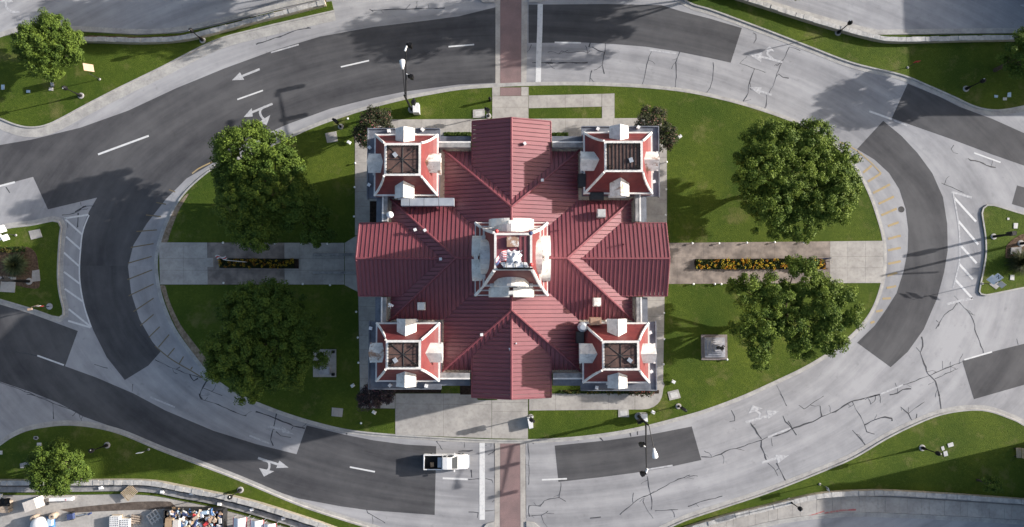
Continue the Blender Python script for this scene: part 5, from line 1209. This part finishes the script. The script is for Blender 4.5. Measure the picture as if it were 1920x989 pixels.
for x0, y0, nx, ny, lab in [(205, 970, 5, 7, 'left pallet of white hollow blocks in the yard'), (224, 975, 5, 6, 'right pallet of white hollow blocks, set slightly lower')]:
    p = yb(x0, y0, .8); tt = thing('block_pallet', lab, 'blocks', (p.x, p.y, 0), 0, 'pallets of white hollow blocks')
    B().box((p.x+.62, p.y-.75, .07), (1.35, 1.7, .12)).build('pallet_board', M['wood'], tt)
    for i in range(nx):
        for j in range(ny):
            cx_, cy_ = p.x+.13+.245*i, p.y-.1-.25*j
            bb = B(); bb.m = 0; bb.box((cx_, cy_, .46), (.23, .235, .64)); bb.m = 1; bb.box((cx_, cy_, .785), (.1, .11, .012)); bb.build('hollow_block', [M['white'], M['black']], tt)
def slat_frame(name, lab, cat, px, py, w_, l_, a, n, m, z=.15, cross=3):
    p = yb(px, py, z); t = thing(name, lab, cat, (p.x, p.y, 0)); ca, sa = math.cos(a), math.sin(a)
    for i in range(n):
        o = -w_/2+w_*(i+.5)/n; B().box((p.x-sa*o, p.y+ca*o, z), (l_, w_/n*.60, .06), a).build('slat', M[m], t)
    for i in range(cross):
        o = -l_/2+.1+(l_-.2)*i/(cross-1); B().box((p.x+ca*o, p.y+sa*o, z-.09), (.1, w_, .1), a).build('bearer', M['deck'], t)
    return t
slat_frame('wooden_pallet', 'pale wooden pallet lying across the wall edge of the yard', 'pallet', 242, 924, 1.5, 1.75, math.radians(42), 8, 'wood', .55)
slat_frame('wooden_tray', 'worn wooden tray beside the white hollow blocks', 'tray', 254, 975, 1.2, 1.3, math.radians(-8), 4, 'tan', .3)
p = yb(289, 970, .5); t = thing('window_frame', 'pale lattice frame of four panes leaning by the dumpster', 'frame', (p.x, p.y, 0)); a = math.radians(-55); ca, sa = math.cos(a), math.sin(a)
for o in (-.7, -.23, .23, .7): B().box((p.x-sa*o, p.y+ca*o, .5), (1.5, .15, .08), a).build('rail', M['cream'], t)
for o in (-.7, 0, .5): B().box((p.x+ca*o, p.y+sa*o, .56), (.14, 1.45, .06), a).build('stile', M['cream'], t)
# dumpster
q0, q1 = yb(309, 956, 1.2), yb(418, 1010, 1.2); cx_, cy_ = (q0.x+q1.x)/2, (q0.y+q1.y)/2; W_, D_ = q1.x-q0.x, q0.y-q1.y
t = thing('dumpster', 'dark open dumpster heaped with rubbish in the building yard', 'dumpster', (cx_, cy_, 0))
for s in (-1, 1): B().box((cx_, cy_+s*D_/2, .75), (W_, .1, 1.4)).build('side_panel', M['iron'], t); B().box((cx_+s*W_/2, cy_, .75), (.1, D_, 1.4)).build('end_panel', M['iron'], t)
B().box((cx_, cy_, .15), (W_-.12, D_-.12, .2)).build('floor', M['iron'], t)
rb = B(); ms = ['card', 'tan', 'fabric', 'black', 'iron', 'wood', 'lightblue', 'blue', 'cream', 'grey_box', 'orange', 'black', 'navy', 'card', 'red']
for i in range(420):
    x, y = cx_+R.uniform(-.47, .47)*W_, cy_+R.uniform(-.46, .46)*D_; rb.m = R.randrange(len(ms)-1) if R.random() < .97 else len(ms)-1; s = R.uniform(.12, .5)
    o = len(rb.v); rb.box((0, 0, 0), (s*R.uniform(.8, 2.2), s, s*R.uniform(.1, .7)), 0, R.uniform(.6, 1))
    mt = Matrix.Translation((x, y, R.uniform(1.0, 1.55))) @ Matrix.Rotation(R.uniform(0, 6.28), 4, 'Z') @ Matrix.Rotation(R.uniform(-.7, .7), 4, 'X')
    for k in range(o, len(rb.v)): rb.v[k] = tuple(mt @ Vector(rb.v[k]))
rub = rb.build('rubbish', [M[k] for k in ms]); stuff(rub); rub['label'] = 'heap of mixed rubbish filling the dumpster'; rub['category'] = 'rubbish'
for x, y, w_, m, lab in [(319, 981, 1.0, 'card', 'brown cardboard box at the left end of the dumpster'), (331, 984, .9, 'cream', 'pale cardboard box next to the brown one in the dumpster')]:
    p = yb(x, y, 1.6); bx = B().box((p.x, p.y, 1.5), (w_, 1.3, .9), R.uniform(-.1, .1)).build('cardboard_box', M[m]); tag(bx, lab, 'box', 'boxes in the dumpster')
# white vaulted canopies with red edging
for i, (x, y, w_, lab) in enumerate([(447, 984, 1.7, 'left white vaulted canopy with red edging'), (479, 987, 1.7, 'middle white vaulted canopy with red edging'), (503, 992, 1.6, 'right white vaulted canopy, its top dappled and worn'), (528, 999, 1.5, 'last white canopy, only its tip in the picture')]):
    p = yb(x, y, 1.9); t = thing('canopy', lab, 'canopy', (p.x, p.y, 0), 0, 'white canopies in the yard')
    mb = B(); n = 8; l0, l1 = p.y+.75-.1*i, p.y-2.6
    pr = [(p.x-w_/2+w_*k/n, 1.4+.55*math.sin(math.pi*k/n)) for k in range(n+1)]
    mb.add([(x_, l0, z_) for x_, z_ in pr]+[(x_, l1, z_) for x_, z_ in pr], [(k, n+1+k, n+2+k, k+1) for k in range(n)]); mb.build('cloth', M['fabric'], t, True)
    for s in (0, n): B().tube([(pr[s][0], l0, pr[s][1]), (pr[s][0], l1, pr[s][1])], .06, 5).build('edging', M['red'], t)
    for s in (0, n):
        for l in (l0-.1, l1+.1): B().tube([(pr[s][0], l, 0), (pr[s][0], l, 1.4)], .03, 5).build('leg', M['galv'], t)
# white blocks along the yard path and wall
for i, (x, y, lab) in enumerate([(190, 914.5, 'white block leaning near the pallet end of the yard path'), (173, 907, 'white block in the dark strip right of the tree'), (305, 922, 'flat white block on the yard path after the bend'), (360, 925, 'pale block at the foot of the wall above the yard path'), (412, 945, 'white block on the yard path near the dumpster end'), (473, 955, 'white block below the wall notch on the yard path'), (532, 972, 'white block farther along the yard path'), (595, 985, 'last white block on the yard path by the corner'), (237, 905, 'small white post against the wall above the pallet'), (1, 929, 'pale block at the left edge above the tan blocks')]):
    p = yb(x, y, .3); o = B().box((p.x, p.y, .42), (.5, .4, .3), R.uniform(-.4, .4), .85).build('concrete_block', M['white']); tag(o, lab, 'block', 'white blocks along the yard path')

# two assumed low buildings beyond the right edge, added to throw shade into view
for lab, q, hh in [('unseen flat-roofed brick building assumed beyond the lower right edge', "1992,812 2350,812 2350,1250 1992,1250", 9.6), ('unseen flat-roofed brick building added for shade beyond the top right edge', "1992,-300 2350,-300 2350,150 1992,150", 6.6)]:
    P_ = pp(q); c = (sum(p[0] for p in P_)/4, sum(p[1] for p in P_)/4, 0)
    t = thing('assumed_building', lab, 'building', c); B().prism(P_, 0, hh-.7).build('wall', M['brick'], t)
    xs = [p[0] for p in P_]; ys = [p[1] for p in P_]
    frame((min(xs)-.1, max(xs)+.1, min(ys)-.1, max(ys)+.1), .35, hh-.7, hh, t, 'parapet', M['coping'])
    B().box((c[0], c[1], hh-.65), (max(xs)-min(xs)-.8, max(ys)-min(ys)-.8, .1)).build('roof', M['coping'], t)
    for k in range(6):
        for f in range(2): B().box((min(xs)-.02, min(ys)+2.5+4.4*k, 2+3.2*f), (.12, 1.3, 1.8)).build('window', M['glass'], t)
